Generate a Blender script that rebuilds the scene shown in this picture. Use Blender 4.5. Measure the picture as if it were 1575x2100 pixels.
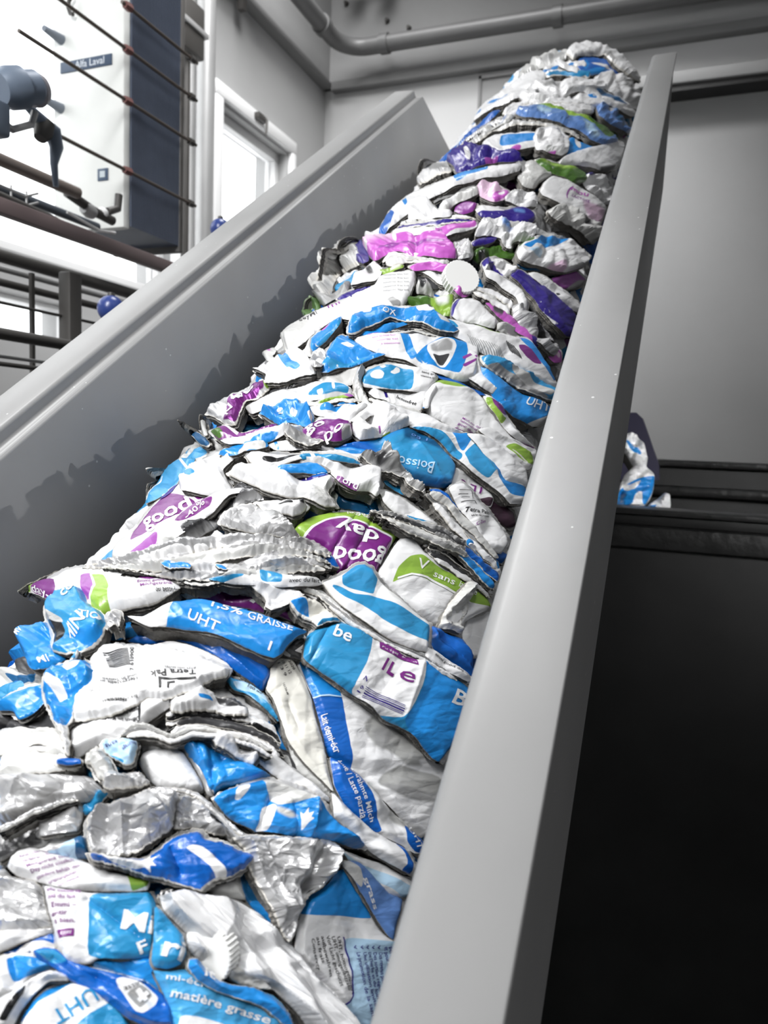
import bpy, bmesh, math, random
import numpy as np
from mathutils import Vector, Matrix
from mathutils.geometry import delaunay_2d_cdt

for o in list(bpy.data.objects): bpy.data.objects.remove(o)
SC = bpy.context.scene
COL = SC.collection
def lin(c):
    return tuple((v/255/12.92 if v/255 <= .04045 else ((v/255+.055)/1.055)**2.4) for v in c)+(1,)

# ---------------------------------------------------------------- camera
F_PX, CX, CY, W_PX, H_PX = 1499.05, 787.5, 1050.0, 1575, 2100
YAW, PITCH, ROLL, ELEV = .364630, -.0999371, .0384574, .6151021
CAM = np.array([0., 0., 1.6])
_f = np.array([-math.sin(YAW)*math.cos(PITCH), math.cos(YAW)*math.cos(PITCH), math.sin(PITCH)])
_r = np.array([math.cos(YAW), math.sin(YAW), 0.]); _u = np.cross(_r, _f)
R_ = math.cos(ROLL)*_r+math.sin(ROLL)*_u; U_ = -math.sin(ROLL)*_r+math.cos(ROLL)*_u
cam = bpy.data.objects.new('camera', bpy.data.cameras.new('camera')); COL.objects.link(cam)
m = Matrix.Identity(4)
for i in range(3):
    m[i][0], m[i][1], m[i][2], m[i][3] = R_[i], U_[i], -_f[i], CAM[i]
cam.matrix_world = m
cam.data.sensor_fit = 'VERTICAL'; cam.data.sensor_height = 24.0
cam.data.lens = F_PX/H_PX*24.0; cam.data.clip_start = .01
cam.data.dof.use_dof = True; cam.data.dof.focus_distance = .72; cam.data.dof.aperture_fstop = 5.6
SC.camera = cam

# ---------------------------------------------------------------- light
world = bpy.data.worlds.new('sky'); SC.world = world; world.use_nodes = True
wn = world.node_tree; bg = wn.nodes['Background']
bg.inputs['Color'].default_value = (.965, .985, 1., 1); bg.inputs['Strength'].default_value = 3.0
SC.view_settings.view_transform = 'Standard'; SC.view_settings.look = 'None'
SC.view_settings.gamma = 1; SC.view_settings.use_curve_mapping = False
SC.view_settings.exposure = 0.0
def area(name, loc, target, sx, sy, power, col=(1, 1, 1)):
    l = bpy.data.lights.new(name, 'AREA'); l.shape = 'RECTANGLE'; l.size = sx; l.size_y = sy
    l.energy = power; l.color = col
    o = bpy.data.objects.new(name, l); COL.objects.link(o); o.location = loc
    o.rotation_euler = (Vector(target)-Vector(loc)).to_track_quat('-Z', 'Y').to_euler()
    return o
area('unseen_light', (-.93, -.65, 3.1), (-.93, .6, 1.4), .36, 1.3, 78)
area('unseen_light', (1.9, .3, 4.6), (-.6, 1.1, 1.2), 2.2, 2.2, 11)  # added soft fill with no real fitting, for inner wall and right foreground
area('unseen_light', (.35, -1.1, 3.4), (.1, .1, 1.4), .3, .8, 2.2).data.spread = math.radians(40)  # narrow light added to lift the right rim
area('carton_fill_light', (1.7, -.4, 2.1), (.05, 2.15, 1.45), .4, .4, 2.2).data.spread = math.radians(26)  # unseen lamp added to brighten the fallen cartons
area('unseen_light', (-1.3, 3.6, 5.6), (-1.1, 5.2, 1.9), 2.6, .5, 36).data.spread = math.radians(58)  # added lamp aimed only at the back wall to brighten it
area('unseen_light', (-1.3, 2.6, 5.6), (-2.5, 3.9, 2.2), 1.0, 2.2, 105).data.spread = math.radians(110)  # added lamp, out of view, that brightens the left wall

# ---------------------------------------------------------------- pixel helpers (measuring only)
Dv = np.array([0, math.cos(ELEV), math.sin(ELEV)]); Nv = np.array([0, -math.sin(ELEV), math.cos(ELEV)]); Xv = np.array([1., 0, 0])
BAS = np.array([Xv, Dv, Nv])              # rows: across, along the chute, out of it
def rays(P):
    P = np.atleast_2d(np.asarray(P, float))
    return ((P[:, 0]-CX)/F_PX)[:, None]*R_ - ((P[:, 1]-CY)/F_PX)[:, None]*U_ + _f
def at(q, axis, val):                      # point seen at pixel q on the plane axis = val (world)
    d = rays(q)[0]; return Vector(CAM+d*((val-CAM[axis])/d[axis]))
def W(x, s, n): return Vector(CAM+x*Xv+s*Dv+n*Nv)
def toworld(L): return CAM+L@BAS
def pts(s): return [tuple(float(v) for v in p.split(',')) for p in s.split()]

# ---------------------------------------------------------------- materials
MATS = {}
def newmat(name):
    mt = bpy.data.materials.new(name); mt.use_nodes = True
    return mt, mt.node_tree, mt.node_tree.nodes['Principled BSDF']
def simple(name, col, rough=.5, metal=0., noise=0., nscale=6., bump=0., bscale=60., emit=None, spec=.5):
    if name in MATS: return MATS[name]
    mt, nt, p = newmat(name); c = lin(col)
    p.inputs['Base Color'].default_value = c; p.inputs['Roughness'].default_value = rough
    p.inputs['Metallic'].default_value = metal; p.inputs['Specular IOR Level'].default_value = spec
    tc = nt.nodes.new('ShaderNodeTexCoord')
    if noise:
        n = nt.nodes.new('ShaderNodeTexNoise'); n.inputs['Scale'].default_value = nscale; n.inputs['Detail'].default_value = 5
        nt.links.new(tc.outputs['Object'], n.inputs['Vector'])
        mp = nt.nodes.new('ShaderNodeMapRange'); mp.inputs['From Min'].default_value = .3; mp.inputs['From Max'].default_value = .7
        mp.inputs['To Min'].default_value = 1-noise; mp.inputs['To Max'].default_value = 1+noise
        nt.links.new(n.outputs['Fac'], mp.inputs['Value'])
        mx = nt.nodes.new('ShaderNodeVectorMath'); mx.operation = 'SCALE'; mx.inputs[0].default_value = c[:3]
        nt.links.new(mp.outputs['Result'], mx.inputs['Scale']); nt.links.new(mx.outputs['Vector'], p.inputs['Base Color'])
    if bump:
        n = nt.nodes.new('ShaderNodeTexNoise'); n.inputs['Scale'].default_value = bscale; n.inputs['Detail'].default_value = 4
        nt.links.new(tc.outputs['Object'], n.inputs['Vector'])
        b = nt.nodes.new('ShaderNodeBump'); b.inputs['Strength'].default_value = bump; b.inputs['Distance'].default_value = .01
        nt.links.new(n.outputs['Fac'], b.inputs['Height']); nt.links.new(b.outputs['Normal'], p.inputs['Normal'])
    if emit:
        p.inputs['Emission Color'].default_value = c; p.inputs['Emission Strength'].default_value = emit
    MATS[name] = mt; return mt
def speckled(name, col, rough, metal, speck):   # painted steel with small chips and specks
    mt, nt, p = newmat(name); N = nt.nodes.new; L = nt.links.new
    p.inputs['Roughness'].default_value = rough; p.inputs['Metallic'].default_value = metal
    tc = N('ShaderNodeTexCoord'); n1 = N('ShaderNodeTexNoise'); n1.inputs['Scale'].default_value = 5; n1.inputs['Detail'].default_value = 6
    L(tc.outputs['Object'], n1.inputs['Vector'])
    r1 = N('ShaderNodeMapRange'); r1.inputs['From Min'].default_value = .3; r1.inputs['From Max'].default_value = .7
    r1.inputs['To Min'].default_value = .93; r1.inputs['To Max'].default_value = 1.06; L(n1.outputs['Fac'], r1.inputs['Value'])
    v = N('ShaderNodeTexVoronoi'); v.inputs['Scale'].default_value = 38; L(tc.outputs['Object'], v.inputs['Vector'])
    n2 = N('ShaderNodeTexNoise'); n2.inputs['Scale'].default_value = 9; L(tc.outputs['Object'], n2.inputs['Vector'])
    mu = N('ShaderNodeMath'); mu.operation = 'MULTIPLY'; mu.inputs[1].default_value = .11; L(n2.outputs['Fac'], mu.inputs[0])
    su = N('ShaderNodeMath'); su.operation = 'SUBTRACT'; su.inputs[1].default_value = .012; L(mu.outputs[0], su.inputs[0])
    lt = N('ShaderNodeMath'); lt.operation = 'LESS_THAN'; L(v.outputs['Distance'], lt.inputs[0]); L(su.outputs[0], lt.inputs[1])
    sc = N('ShaderNodeVectorMath'); sc.operation = 'SCALE'; sc.inputs[0].default_value = lin(col)[:3]; L(r1.outputs['Result'], sc.inputs['Scale'])
    mx = N('ShaderNodeMix'); mx.data_type = 'RGBA'; L(lt.outputs[0], mx.inputs['Factor']); L(sc.outputs['Vector'], mx.inputs['A'])
    mx.inputs['B'].default_value = lin(speck); L(mx.outputs['Result'], p.inputs['Base Color'])
    b = N('ShaderNodeBump'); b.inputs['Strength'].default_value = .06; b.inputs['Distance'].default_value = .004
    n3 = N('ShaderNodeTexNoise'); n3.inputs['Scale'].default_value = 25; L(tc.outputs['Object'], n3.inputs['Vector'])
    L(n3.outputs['Fac'], b.inputs['Height']); L(b.outputs['Normal'], p.inputs['Normal'])
    return mt

# ---------------------------------------------------------------- object helpers
def tag(o, label=None, cat=None, group=None, kind=None):
    if label: o['label'] = label
    if cat: o['category'] = cat
    if group: o['group'] = group
    if kind: o['kind'] = kind
    return o
def empty(name, loc=(0, 0, 0)):
    o = bpy.data.objects.new(name, None); COL.objects.link(o); o.location = loc; o.empty_display_size = .05; return o
class MB:
    def __init__(s): s.b = bmesh.new()
    def box(s, lo, hi, bev=0.):
        vs = [s.b.verts.new((x, y, z)) for x in (lo[0], hi[0]) for y in (lo[1], hi[1]) for z in (lo[2], hi[2])]
        fs = [s.b.faces.new([vs[i] for i in f]) for f in ((0, 1, 3, 2), (4, 6, 7, 5), (0, 4, 5, 1), (2, 3, 7, 6), (0, 2, 6, 4), (1, 5, 7, 3))]
        if bev: bmesh.ops.bevel(s.b, geom=list({e for f in fs for e in f.edges}), offset=bev, segments=2, affect='EDGES', profile=.5)
        return s
    def tube(s, path, r, seg=16, cap=True):
        path = [Vector(p) for p in path]; rs = r if isinstance(r, (list, tuple)) else [r]*len(path); rings = []; pu = None
        for i, p in enumerate(path):
            t = (path[min(i+1, len(path)-1)]-path[max(i-1, 0)]).normalized()
            u = (pu-t*pu.dot(t)).normalized() if pu is not None and (pu-t*pu.dot(t)).length > 1e-4 else t.orthogonal().normalized()
            pu = u; v = t.cross(u)
            rings.append([s.b.verts.new(p+(u*math.cos(a)+v*math.sin(a))*rs[i]) for a in [2*math.pi*k/seg for k in range(seg)]])
        for a, b in zip(rings, rings[1:]):
            for k in range(seg): f = s.b.faces.new((a[k], a[(k+1) % seg], b[(k+1) % seg], b[k])); f.smooth = True
        if cap: s.b.faces.new(rings[0][::-1]); s.b.faces.new(rings[-1])
        return s
    def lathe(s, base, axis, prof, seg=32, ridges=0, ramp=0.):   # prof: (along, radius)
        base = Vector(base); ax = Vector(axis).normalized(); u = ax.orthogonal().normalized(); v = ax.cross(u); rings = []
        for (h, r) in prof:
            rings.append([s.b.verts.new(base+ax*h+(u*math.cos(a)+v*math.sin(a))*(r+(ramp*(k % 2) if ridges and r > 0.9*ridges else 0))) for k, a in [(k, 2*math.pi*k/seg) for k in range(seg)]])
        for a, b in zip(rings, rings[1:]):
            for k in range(seg): f = s.b.faces.new((a[k], a[(k+1) % seg], b[(k+1) % seg], b[k])); f.smooth = not ridges
        s.b.faces.new(rings[0][::-1]); s.b.faces.new(rings[-1]); return s
    def sphere(s, c, r, seg=24):
        n = len(s.b.verts); bmesh.ops.create_uvsphere(s.b, u_segments=seg, v_segments=seg//2, radius=r, matrix=Matrix.Translation(c))
        for f in s.b.faces:
            f.smooth = True
        return s
    def poly(s, ps):
        s.b.faces.new([s.b.verts.new(p) for p in ps]); return s
    def prism(s, ps, off):
        off = Vector(off); a = [s.b.verts.new(Vector(p)) for p in ps]; b = [s.b.verts.new(Vector(p)+off) for p in ps]
        s.b.faces.new(a); s.b.faces.new(b[::-1]); k = len(a)
        for i in range(k): s.b.faces.new((a[i], b[i], b[(i+1) % k], a[(i+1) % k]))
        return s
    def build(s, name, mat, parent=None, origin=None):
        bmesh.ops.recalc_face_normals(s.b, faces=s.b.faces)
        me = bpy.data.meshes.new(name)
        o0 = Vector((0, 0, 0))
        if origin is not None: o0 = Vector(origin)
        elif parent is None and len(s.b.verts):
            o0 = sum((v.co for v in s.b.verts), Vector())/len(s.b.verts); o0.z = min(v.co.z for v in s.b.verts)
        elif parent is not None: o0 = parent.location.copy() if parent.parent is None else parent.location+parent.parent.location
        bmesh.ops.translate(s.b, verts=s.b.verts, vec=-o0)
        s.b.to_mesh(me); s.b.free(); me.materials.append(mat); me.set_sharp_from_angle(angle=math.radians(32))
        o = bpy.data.objects.new(name, me); COL.objects.link(o)
        if parent is None: o.location = o0
        else: o.parent = parent
        return o
def struct(name, mb, mat, label=None):
    o = mb.build(name, mat); tag(o, label, None, None, 'structure'); return o

M_wall = simple('wall_paint', (168, 168, 168), .8, noise=.03, nscale=1.5, bump=.05)
M_band = simple('wall_band_shade', (138, 138, 138), .8, noise=.04, nscale=3)  # upper wall set darker, its shade is put into the colour
M_floor = simple('floor_concrete', (95, 95, 95), .7, noise=.1, nscale=3)
M_white = simple('white_frame', (225, 225, 225), .45)
M_pipe = simple('grey_pipe', (88, 88, 88), .45, noise=.08, nscale=5)
M_steel = simple('pale_steel', (165, 165, 165), .38, .35, noise=.05)
M_dsteel = simple('dark_steel', (70, 68, 66), .5, .2, noise=.1)
M_black = simple('black_steel', (14, 14, 14), .45, .0, noise=.5, nscale=9, bump=.12, bscale=14)
M_blackrim = simple('black_rim_steel', (24, 24, 24), .38, .0, noise=.4, nscale=30, bump=.3, bscale=40)
M_chute = speckled('chute_steel', (147, 147, 147), .46, .0, (205, 205, 205))
M_glass = None
# ================================================================ the room
M_dark = simple('dark_wall_paint', (112, 112, 112), .8)
XW, YB = -2.6, 5.23
def zx(q): return at(q, 0, XW)
def zy(q): return at(q, 1, YB)
ZT = 6.0
# left wall with window openings (rectangles in y, z)
w1y0, w1y1, w1z0, w1z1 = .2, 3.42, 1.6+.72, 1.6+2.9
w2y0, w2y1, w2z0, w2z1 = 3.86, 4.66, 1.6+.55, 1.6+1.93
w3y0, w3y1, w3z0, w3z1 = 1.2, 2.75, 1.6+.37, 1.6+.55
def wall_with_holes(name, x0, x1, ya, yb, za, zb, holes, mat, label):
    ys = sorted({ya, yb, *[h[0] for h in holes], *[h[1] for h in holes]}); zs = sorted({za, zb, *[h[2] for h in holes], *[h[3] for h in holes]})
    mb = MB()
    for a, b in zip(ys, ys[1:]):
        for c, d in zip(zs, zs[1:]):
            my, mz = (a+b)/2, (c+d)/2
            if any(h[0] < my < h[1] and h[2] < mz < h[3] for h in holes): continue
            mb.box((x0, a, c), (x1, b, d))
    bmesh.ops.remove_doubles(mb.b, verts=mb.b.verts, dist=1e-5)
    return struct(name, mb, mat, label)
zb_band = 1.6+2.62
wall_with_holes('wall_left', XW-.25, XW, -2.5, YB, 0, zb_band, [(w1y0, w1y1, w1z0, zb_band), (w2y0, w2y1, w2z0, w2z1), (w3y0, w3y1, w3z0, w3z1)], M_wall, 'pale grey left wall with the bright windows')
wall_with_holes('wall_left_upper', XW-.25, XW+.06, -2.5, YB, zb_band, ZT, [(w1y0, w1y1, zb_band, w1z1)], M_band, 'grey band of the left wall above the ledge')
struct('floor', MB().box((-2.85, -2.5, -.1), (3.2, 5.5, 0)), M_floor, 'dark grey workshop floor')
struct('wall_back', MB().box((XW-.25, YB, 0), (3.2, YB+.25, zb_band)), M_wall, 'pale grey back wall behind the chute')
struct('wall_back_upper', MB().box((XW-.25, YB-.06, zb_band), (3.2, YB+.25, ZT)), M_band, 'grey upper band of the back wall behind the pipe')
struct('wall_right', MB().box((3.2, -2.5, 0), (3.4, YB+.25, ZT)), M_dark, 'dark grey right wall outside the frame')
struct('ceiling', MB().box((XW-.25, -2.5, ZT), (3.4, YB+.25, ZT+.1)), M_wall, 'pale workshop ceiling outside the frame')
struct('wall_front', MB().box((XW-.25, -2.6, 0), (3.4, -2.5, ZT)), M_dark, 'dark grey wall behind the camera')
# ledge strips under the band (thin trims)
struct('trim_1', MB().box((XW+.0, 1.5, zb_band-.045), (XW+.075, YB-.06, zb_band), .004), simple('ledge_paint', (112, 112, 112), .7), 'grey ledge on the left wall')
struct('trim_2', MB().box((XW+.08, YB-.075, zb_band-.06), (3.2, YB, zb_band), .004), simple('ledge_paint', (112, 112, 112), .7), 'grey ledge on the back wall')
# window 1: frame, mullions, glass
M_pane, nt_, p_ = newmat('window_glass'); p_.inputs['Base Color'].default_value = (1, 1, 1, 1); p_.inputs['Roughness'].default_value = 0.02
p_.inputs['Transmission Weight'].default_value = 1; p_.inputs['IOR'].default_value = 1.02
def window(name, y0, y1, z0, z1, nv, nh, fr=.05, label=''):
    r = empty(name, (XW-.1, (y0+y1)/2, z0)); tag(r, label, None, None, 'structure')
    f = MB(); xo, xi = XW-.14, XW-.06
    for a, b, c, d in ((y0, y1, z0, z0+fr), (y0, y1, z1-fr, z1), (y0, y0+fr, z0+fr, z1-fr), (y1-fr, y1, z0+fr, z1-fr)): f.box((xo, a, c), (xi, b, d), .005)
    for k in range(1, nv): y = y0+(y1-y0)*k/nv; f.box((xo, y-fr*.4, z0+fr), (xi, y+fr*.4, z1-fr))
    for k in range(1, nh): z = z0+(z1-z0)*k/nh; f.box((xo+.01, y0+fr, z-fr*.3), (xi-.01, y1-fr, z+fr*.3))
    f.build('window_frame', M_white, r)
    MB().box((XW-.105, y0+fr, z0+fr), (XW-.1, y1-fr, z1-fr)).build('window_pane', M_pane, r)
    return r
window('window_1', w1y0, w1y1, w1z0, w1z1, 1, 1, .05, 'large overexposed window behind the plate heat exchanger')
w2 = window('window_2', w2y0, w2y1, w2z0, w2z1, 1, 1, .055, 'smaller white framed window on the left wall')
t = MB()   # raised trim around window 2
for a, b, c, d in ((w2y0-.1, w2y1+.08, w2z1+.02, w2z1+.1), (w2y0-.1, w2y0-.02, w2z0-.1, w2z1+.02), (w2y1+.02, w2y1+.08, w2z0-.1, w2z1+.02)): t.box((XW-.02, a, c), (XW+.035, b, d), .008)
t.build('window_trim', M_white, w2)
h = MB(); hq = Vector((XW+.05, 4.22, w2z1+.06)); h.box(hq-Vector((.02, .05, .02)), hq+Vector((.02, .05, .02)), .006); h.tube([hq+Vector((.03, 0, 0)), hq+Vector((.06, -.02, -.03)), hq+Vector((.06, -.03, -.12))], .008)
h.build('window_handle', M_dsteel, w2)
window('window_3', w3y0, w3y1, w3z0, w3z1, 2, 1, .02, 'low bright window strip below the steel beam')
# door recess on the back wall: lintel, grey door leaf, outline trim
dx0 = zy((984, 160)).x; dzt = zy((984, 160)).z; dr0 = zy((1368, 207)).x; drz = zy((1470, 196)).z
dr = empty('door_1', (1.0, YB-.1, 0)); tag(dr, 'large dark grey sliding door right of the chute', None, None, 'structure')
M_door = simple('door_grey', (122, 122, 122), .55, noise=.04, nscale=2)
MB().box((-1.0, YB-.05, 0), (2.9, YB-.01, drz-.0), .004).build('door_leaf', M_door, dr)
MB().box((-1.0, YB-.22, drz+.01), (3.1, YB-.02, drz+.08), .006).build('door_lintel', simple('lintel_grey', (140, 140, 140), .6), dr)
MB().box((-1.0, YB-.2, drz-.03), (3.1, YB-.05, drz+.008)).build('door_track', M_black, dr)
struct('trim_3', MB().box((dx0, YB-.03, 1.0), (dx0+.02, YB, dzt)).box((dx0, YB-.03, dzt-.02), (-1.0, YB, dzt)), simple('ledge_paint', (112, 112, 112), .7), 'thin grey door outline on the back wall')
struct('trim_4', MB().box((dx0+.02, YB-.012, 1.0), (-1.0, YB, dzt-.02)), simple('panel_grey', (136, 136, 136), .7), 'slightly darker wall panel inside the outline')

# pipe run under the ceiling
pa = at((575, -20), 0, XW+.22); pz = zy((735, 128)).z-.02; py = YB-.22
pr = empty('ceiling_pipe', (XW+.24, 4.0, pz)); tag(pr, 'dark grey service pipe bending round the room corner above the ledge', 'pipe')
c = (XW+.3, py-.06)
path = [(XW+.24, 2.2, pz), (XW+.24, py-.22, pz)]
path += [(XW+.24+.2*(1-math.cos(a)), py-.2+.2*math.sin(a), pz) for a in [k*math.pi/16 for k in range(1, 9)]]
path += [(XW+.7, py, pz), (3.1, py, pz-.03)]
MB().tube(path, .055, 20).build('pipe_run', M_pipe, pr)
for loc, ax in (((XW+.24, py-.34, pz), (0, 1, 0)), ((XW+.56, py, pz), (1, 0, 0)), ((XW+1.75, py, pz-.01), (1, 0, 0))):
    MB().lathe(Vector(loc)-Vector(ax)*.03, ax, [(0, .066), (.06, .066)], 20).build('pipe_collar', M_pipe, pr)
br = MB().box((XW+.05, 3.93, pz-.1), (XW+.32, 3.97, pz-.06)).box((XW+.05, 3.93, pz-.26), (XW+.09, 3.97, pz-.06)); br.build('pipe_bracket', M_dsteel, pr)
sp = empty('ceiling_spotlight', zy((762, -5))-Vector((0, .3, 0))); tag(sp, 'two dark round lamp heads on the top edge of the back wall', 'lamp')
for q in ((762, -2), (818, -6)):
    MB().lathe(zy(q)-Vector((0, .35, 0)), (0, 1, .2), [(0, .04), (.05, .06), (.12, .06), (.16, .03)], 20).build('lamp_head', M_dsteel, sp)
MB().tube([sp.location+Vector((-.1, .05, .05)), sp.location+Vector((.35, .05, .05))], .015, 8).build('rail', M_dsteel, sp)
# small fixings on the upper wall
for q in ((718, 18), (801, 53), (845, 68)):
    o = MB().lathe(zy(q)-Vector((0, .09, 0)), (0, 1, 0), [(0, .012), (.03, .018)], 12).build('wall_plug', M_dsteel)
    tag(o, 'small dark fixing screwed into the wall above the grey pipe', 'fixing', 'wall fixings above the pipe')

# white column and pipes between the windows
col = empty('wall_column', (XW+.06, 3.6, 0)); tag(col, 'tall white column strip between the two windows', 'column')
ya, yb_ = at((383, 250), 0, XW+.1).y, at((410, 250), 0, XW+.1).y
MB().box((XW+.001, ya, .3), (XW+.1, yb_, ZT-.02), .006).build('column_body', simple('column_white', (238, 238, 238), .5), col)
q1 = at((421, 250), 0, XW+.2)
o = MB().tube([(XW+.2, q1.y, .3), (XW+.2, q1.y, ZT-.1)], .048, 20).build('drain_pipe', M_steel); tag(o, 'vertical grey pipe right of the white column', 'pipe')
q2 = at((383, 60), 0, XW+.28)
cl = empty('pipe_clamp', q2); tag(cl, 'grey pipe clamp and valve block left of the white column', 'clamp')
MB().box(q2-Vector((.05, .08, .12)), q2+Vector((.05, .08, .12)), .01).build('clamp_body', M_dsteel, cl)
MB().box(q2-Vector((.06, .1, .01)), q2+Vector((.06, .1, .015)), .003).build('clamp_strap', M_steel, cl)
MB().tube([q2+Vector((0, 0, .12)), q2+Vector((0, .02, .6))], .022, 10).tube([q2-Vector((0, 0, .12)), q2-Vector((0, 0, 1.2))], .02, 10).build('riser', M_dsteel, cl)

# plate heat exchanger
XH = -1.6; HY0 = 1.872
he = empty('plate_heat_exchanger', (XH-.14, 2.0, 1.6+.5)); tag(he, 'plate heat exchanger with white front plate, dark plates and long tie bolts', 'heat exchanger')
zt, zl = 1.6+1.5, at((258, 500), 0, XH).z
M_hew = simple('exchanger_white', (236, 238, 235), .4, noise=.03, nscale=8); M_hed = simple('exchanger_plates', (92, 100, 116), .35, .1, noise=.12, nscale=10)
MB().box((XH-.285, HY0, zl+.05), (XH-.008, HY0+.03, zt), .006).build('frame_plate', M_hew, he)
pk = MB(); y = HY0+.03
yend = at((370, 300), 0, XH).y
while y < yend:
    pk.box((XH-.27, y, zl+.06), (XH-.004, y+.0045, zt-.02)); y += .0075
pk.build('plate_pack', M_hed, he)
MB().box((XH-.285, yend, zl+.04), (XH+.0, yend+.02, zt), .004).build('pressure_plate', simple('exchanger_back', (92, 90, 88), .5), he)
for (p0, p1) in (((38, 60), (376, 283)), ((-60, -70), (376, 140)), ((122, 278), (376, 410)), ((250, 20), (376, 92))):
    a = at(p0, 0, XH+.02); b = at(p1, 0, XH+.02); zz = (a.z+b.z)/2
    bo = MB().tube([(XH+.02, a.y, zz), (XH+.02, yend+.06, zz)], .0055, 10).build('tie_bolt', simple('bolt_steel', (98, 90, 84), .4, .4), he)
    MB().lathe((XH+.02, HY0-.03, zz), (0, 1, 0), [(0, .011), (.02, .013), (.028, .011)], 6).build('nut', simple('rust_red', (120, 80, 76), .6), bo)
    MB().lathe((XH+.02, yend+.02, zz), (0, 1, 0), [(0, .012), (.022, .012)], 6).build('nut', M_dsteel, bo)
for q in ((116, 75), (115, 217)):
    a = at(q, 1, HY0-.02); MB().lathe(a, (0, 1, 0), [(-.05, .009), (-.02, .012), (.02, .016)], 12).build('plate_bolt', simple('bolt_blur', (120, 128, 140), .5), he)
# nameplate with lettering
def text_obj(body, name, mat, loc, rx, size, parent, ext=.0006):
    cu = bpy.data.curves.new(name, 'FONT'); cu.body = body; cu.size = size; cu.extrude = ext; cu.align_x = 'CENTER'; cu.align_y = 'CENTER'
    tmp = bpy.data.objects.new('tmp', cu); COL.objects.link(tmp)
    dg = bpy.context.evaluated_depsgraph_get(); me = bpy.data.meshes.new_from_object(tmp.evaluated_get(dg)); bpy.data.objects.remove(tmp)
    me.materials.clear(); me.materials.append(mat); o = bpy.data.objects.new(name, me); COL.objects.link(o)
    o.parent = parent; o.rotation_euler = rx; o.location = Vector(loc)-Vector(parent.location)-(Vector(parent.parent.location) if parent.parent else Vector()); return o
n0, n1 = at((132, 134), 1, HY0), at((229, 105), 1, HY0); nz = .025; nm = (n0+n1)/2; nm.z -= .016
M_navy = simple('sign_navy', (62, 80, 104), .5)
np_ = MB().box((nm.x-.105, HY0-.004, nm.z-.016), (nm.x+.095, HY0, nm.z+.016), .001).build('nameplate', M_navy, he)
text_obj('Alfa Laval', 'lettering', simple('sign_white', (225, 232, 240), .5), (nm.x+.012, HY0-.0045, nm.z), (math.pi/2, 0, 0), .03, np_)
nn = at((213, 357), 1, HY0)
np2 = MB().box((nn.x-.022, HY0-.004, nn.z-.02), (nn.x+.018, HY0, nn.z+.016), .001).build('small_plate', M_navy, he)
MB().box((nn.x-.012, HY0-.005, nn.z-.011), (nn.x+.008, HY0-.0042, nn.z+.008)).build('plate_face', simple('sign_pale', (190, 200, 205), .5), np2)
hk = at((148, 14), 1, HY0-.02); MB().tube([hk+Vector((-.0, 0, .03)), hk+Vector((-.012, 0, .02)), hk+Vector((-.016, 0, 0)), hk+Vector((-.008, 0, -.018)), hk+Vector((.004, 0, -.022))], .006, 10).build('lifting_hook', M_dsteel, he)
# support beams and pipes running along the wall
def run(name, q0, q1, x, r, mat, label, cat, box=False, extend=0.):
    a, b = at(q0, 0, x), at(q1, 0, x); z = (a.z+b.z)/2; y0 = a.y-.5; y1 = b.y+extend
    mb = MB()
    if box: mb.box((x-r, y0, z-r), (x+r*.6, y1, z+r), .004)
    else: mb.tube([(x, y0, z), (x, y1, z)], r, 16)
    o = mb.build(name, mat); tag(o, label, cat); return o
M_brown = simple('beam_brown', (118, 104, 104), .5, noise=.06)
run('product_pipe', (0, 342), (215, 408), -1.5, .015, simple('pipe_warm', (128, 118, 112), .35, .3), 'warm grey pipe crossing below the white exchanger plate', 'pipe', extend=-.1)
run('steel_beam', (0, 424), (300, 530), -1.45, .018, M_brown, 'brownish steel beam carrying the exchanger', 'beam', True, .5)
run('steel_beam', (0, 392), (200, 462), -1.62, .012, simple('pipe_dark_blue', (78, 84, 92), .4, .2), 'dark pipe above the brownish steel beam', 'pipe')
run('conduit', (0, 518), (230, 596), -1.7, .018, M_dsteel, 'dark conduit directly below the low bright windows', 'conduit', extend=.3)
run('conduit', (0, 548), (220, 612), -1.6, .008, M_steel, 'thin light conduit rail below the dark conduit', 'conduit', extend=.2)
run('conduit', (0, 572), (200, 634), -1.6, .010, M_dsteel, 'lowest dark conduit rail above the tiled wall', 'conduit', extend=.2)
run('handrail', (0, 682), (154, 712), -1.3, .0125, M_dsteel, 'round dark handrail pipe beside the left chute rim', 'handrail', extend=.5)
run('handrail', (0, 622), (154, 652), -1.5, .004, M_dsteel, 'thin dark rod between the conduits and the handrail', 'rod', extend=.5)
run('handrail', (0, 745), (80, 757), -1.3, .005, M_dsteel, 'thin dark rod below the round handrail', 'rod', extend=.3)
run('handrail', (0, 728), (110, 748), -1.32, .004, M_steel, 'thin pale rod just above the lowest dark rod', 'rod', extend=.3)
v0, v1 = at((65, 560), 0, -1.55), at((65, 800), 0, -1.55)
o = MB().box((-1.555, v0.y-.005, 0.), (-1.545, v0.y+.005, v0.z)).build('support_rod', M_dsteel); tag(o, 'thin vertical dark rod crossing the pale tiled wall', 'rod')
v0 = at((138, 600), 0, -1.5)
o = MB().box((-1.51, v0.y-.022, 0.), (-1.47, v0.y+.022, v0.z+.05), .005).build('support_post', M_dsteel); tag(o, 'dark vertical post behind the handrail', 'post')
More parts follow.
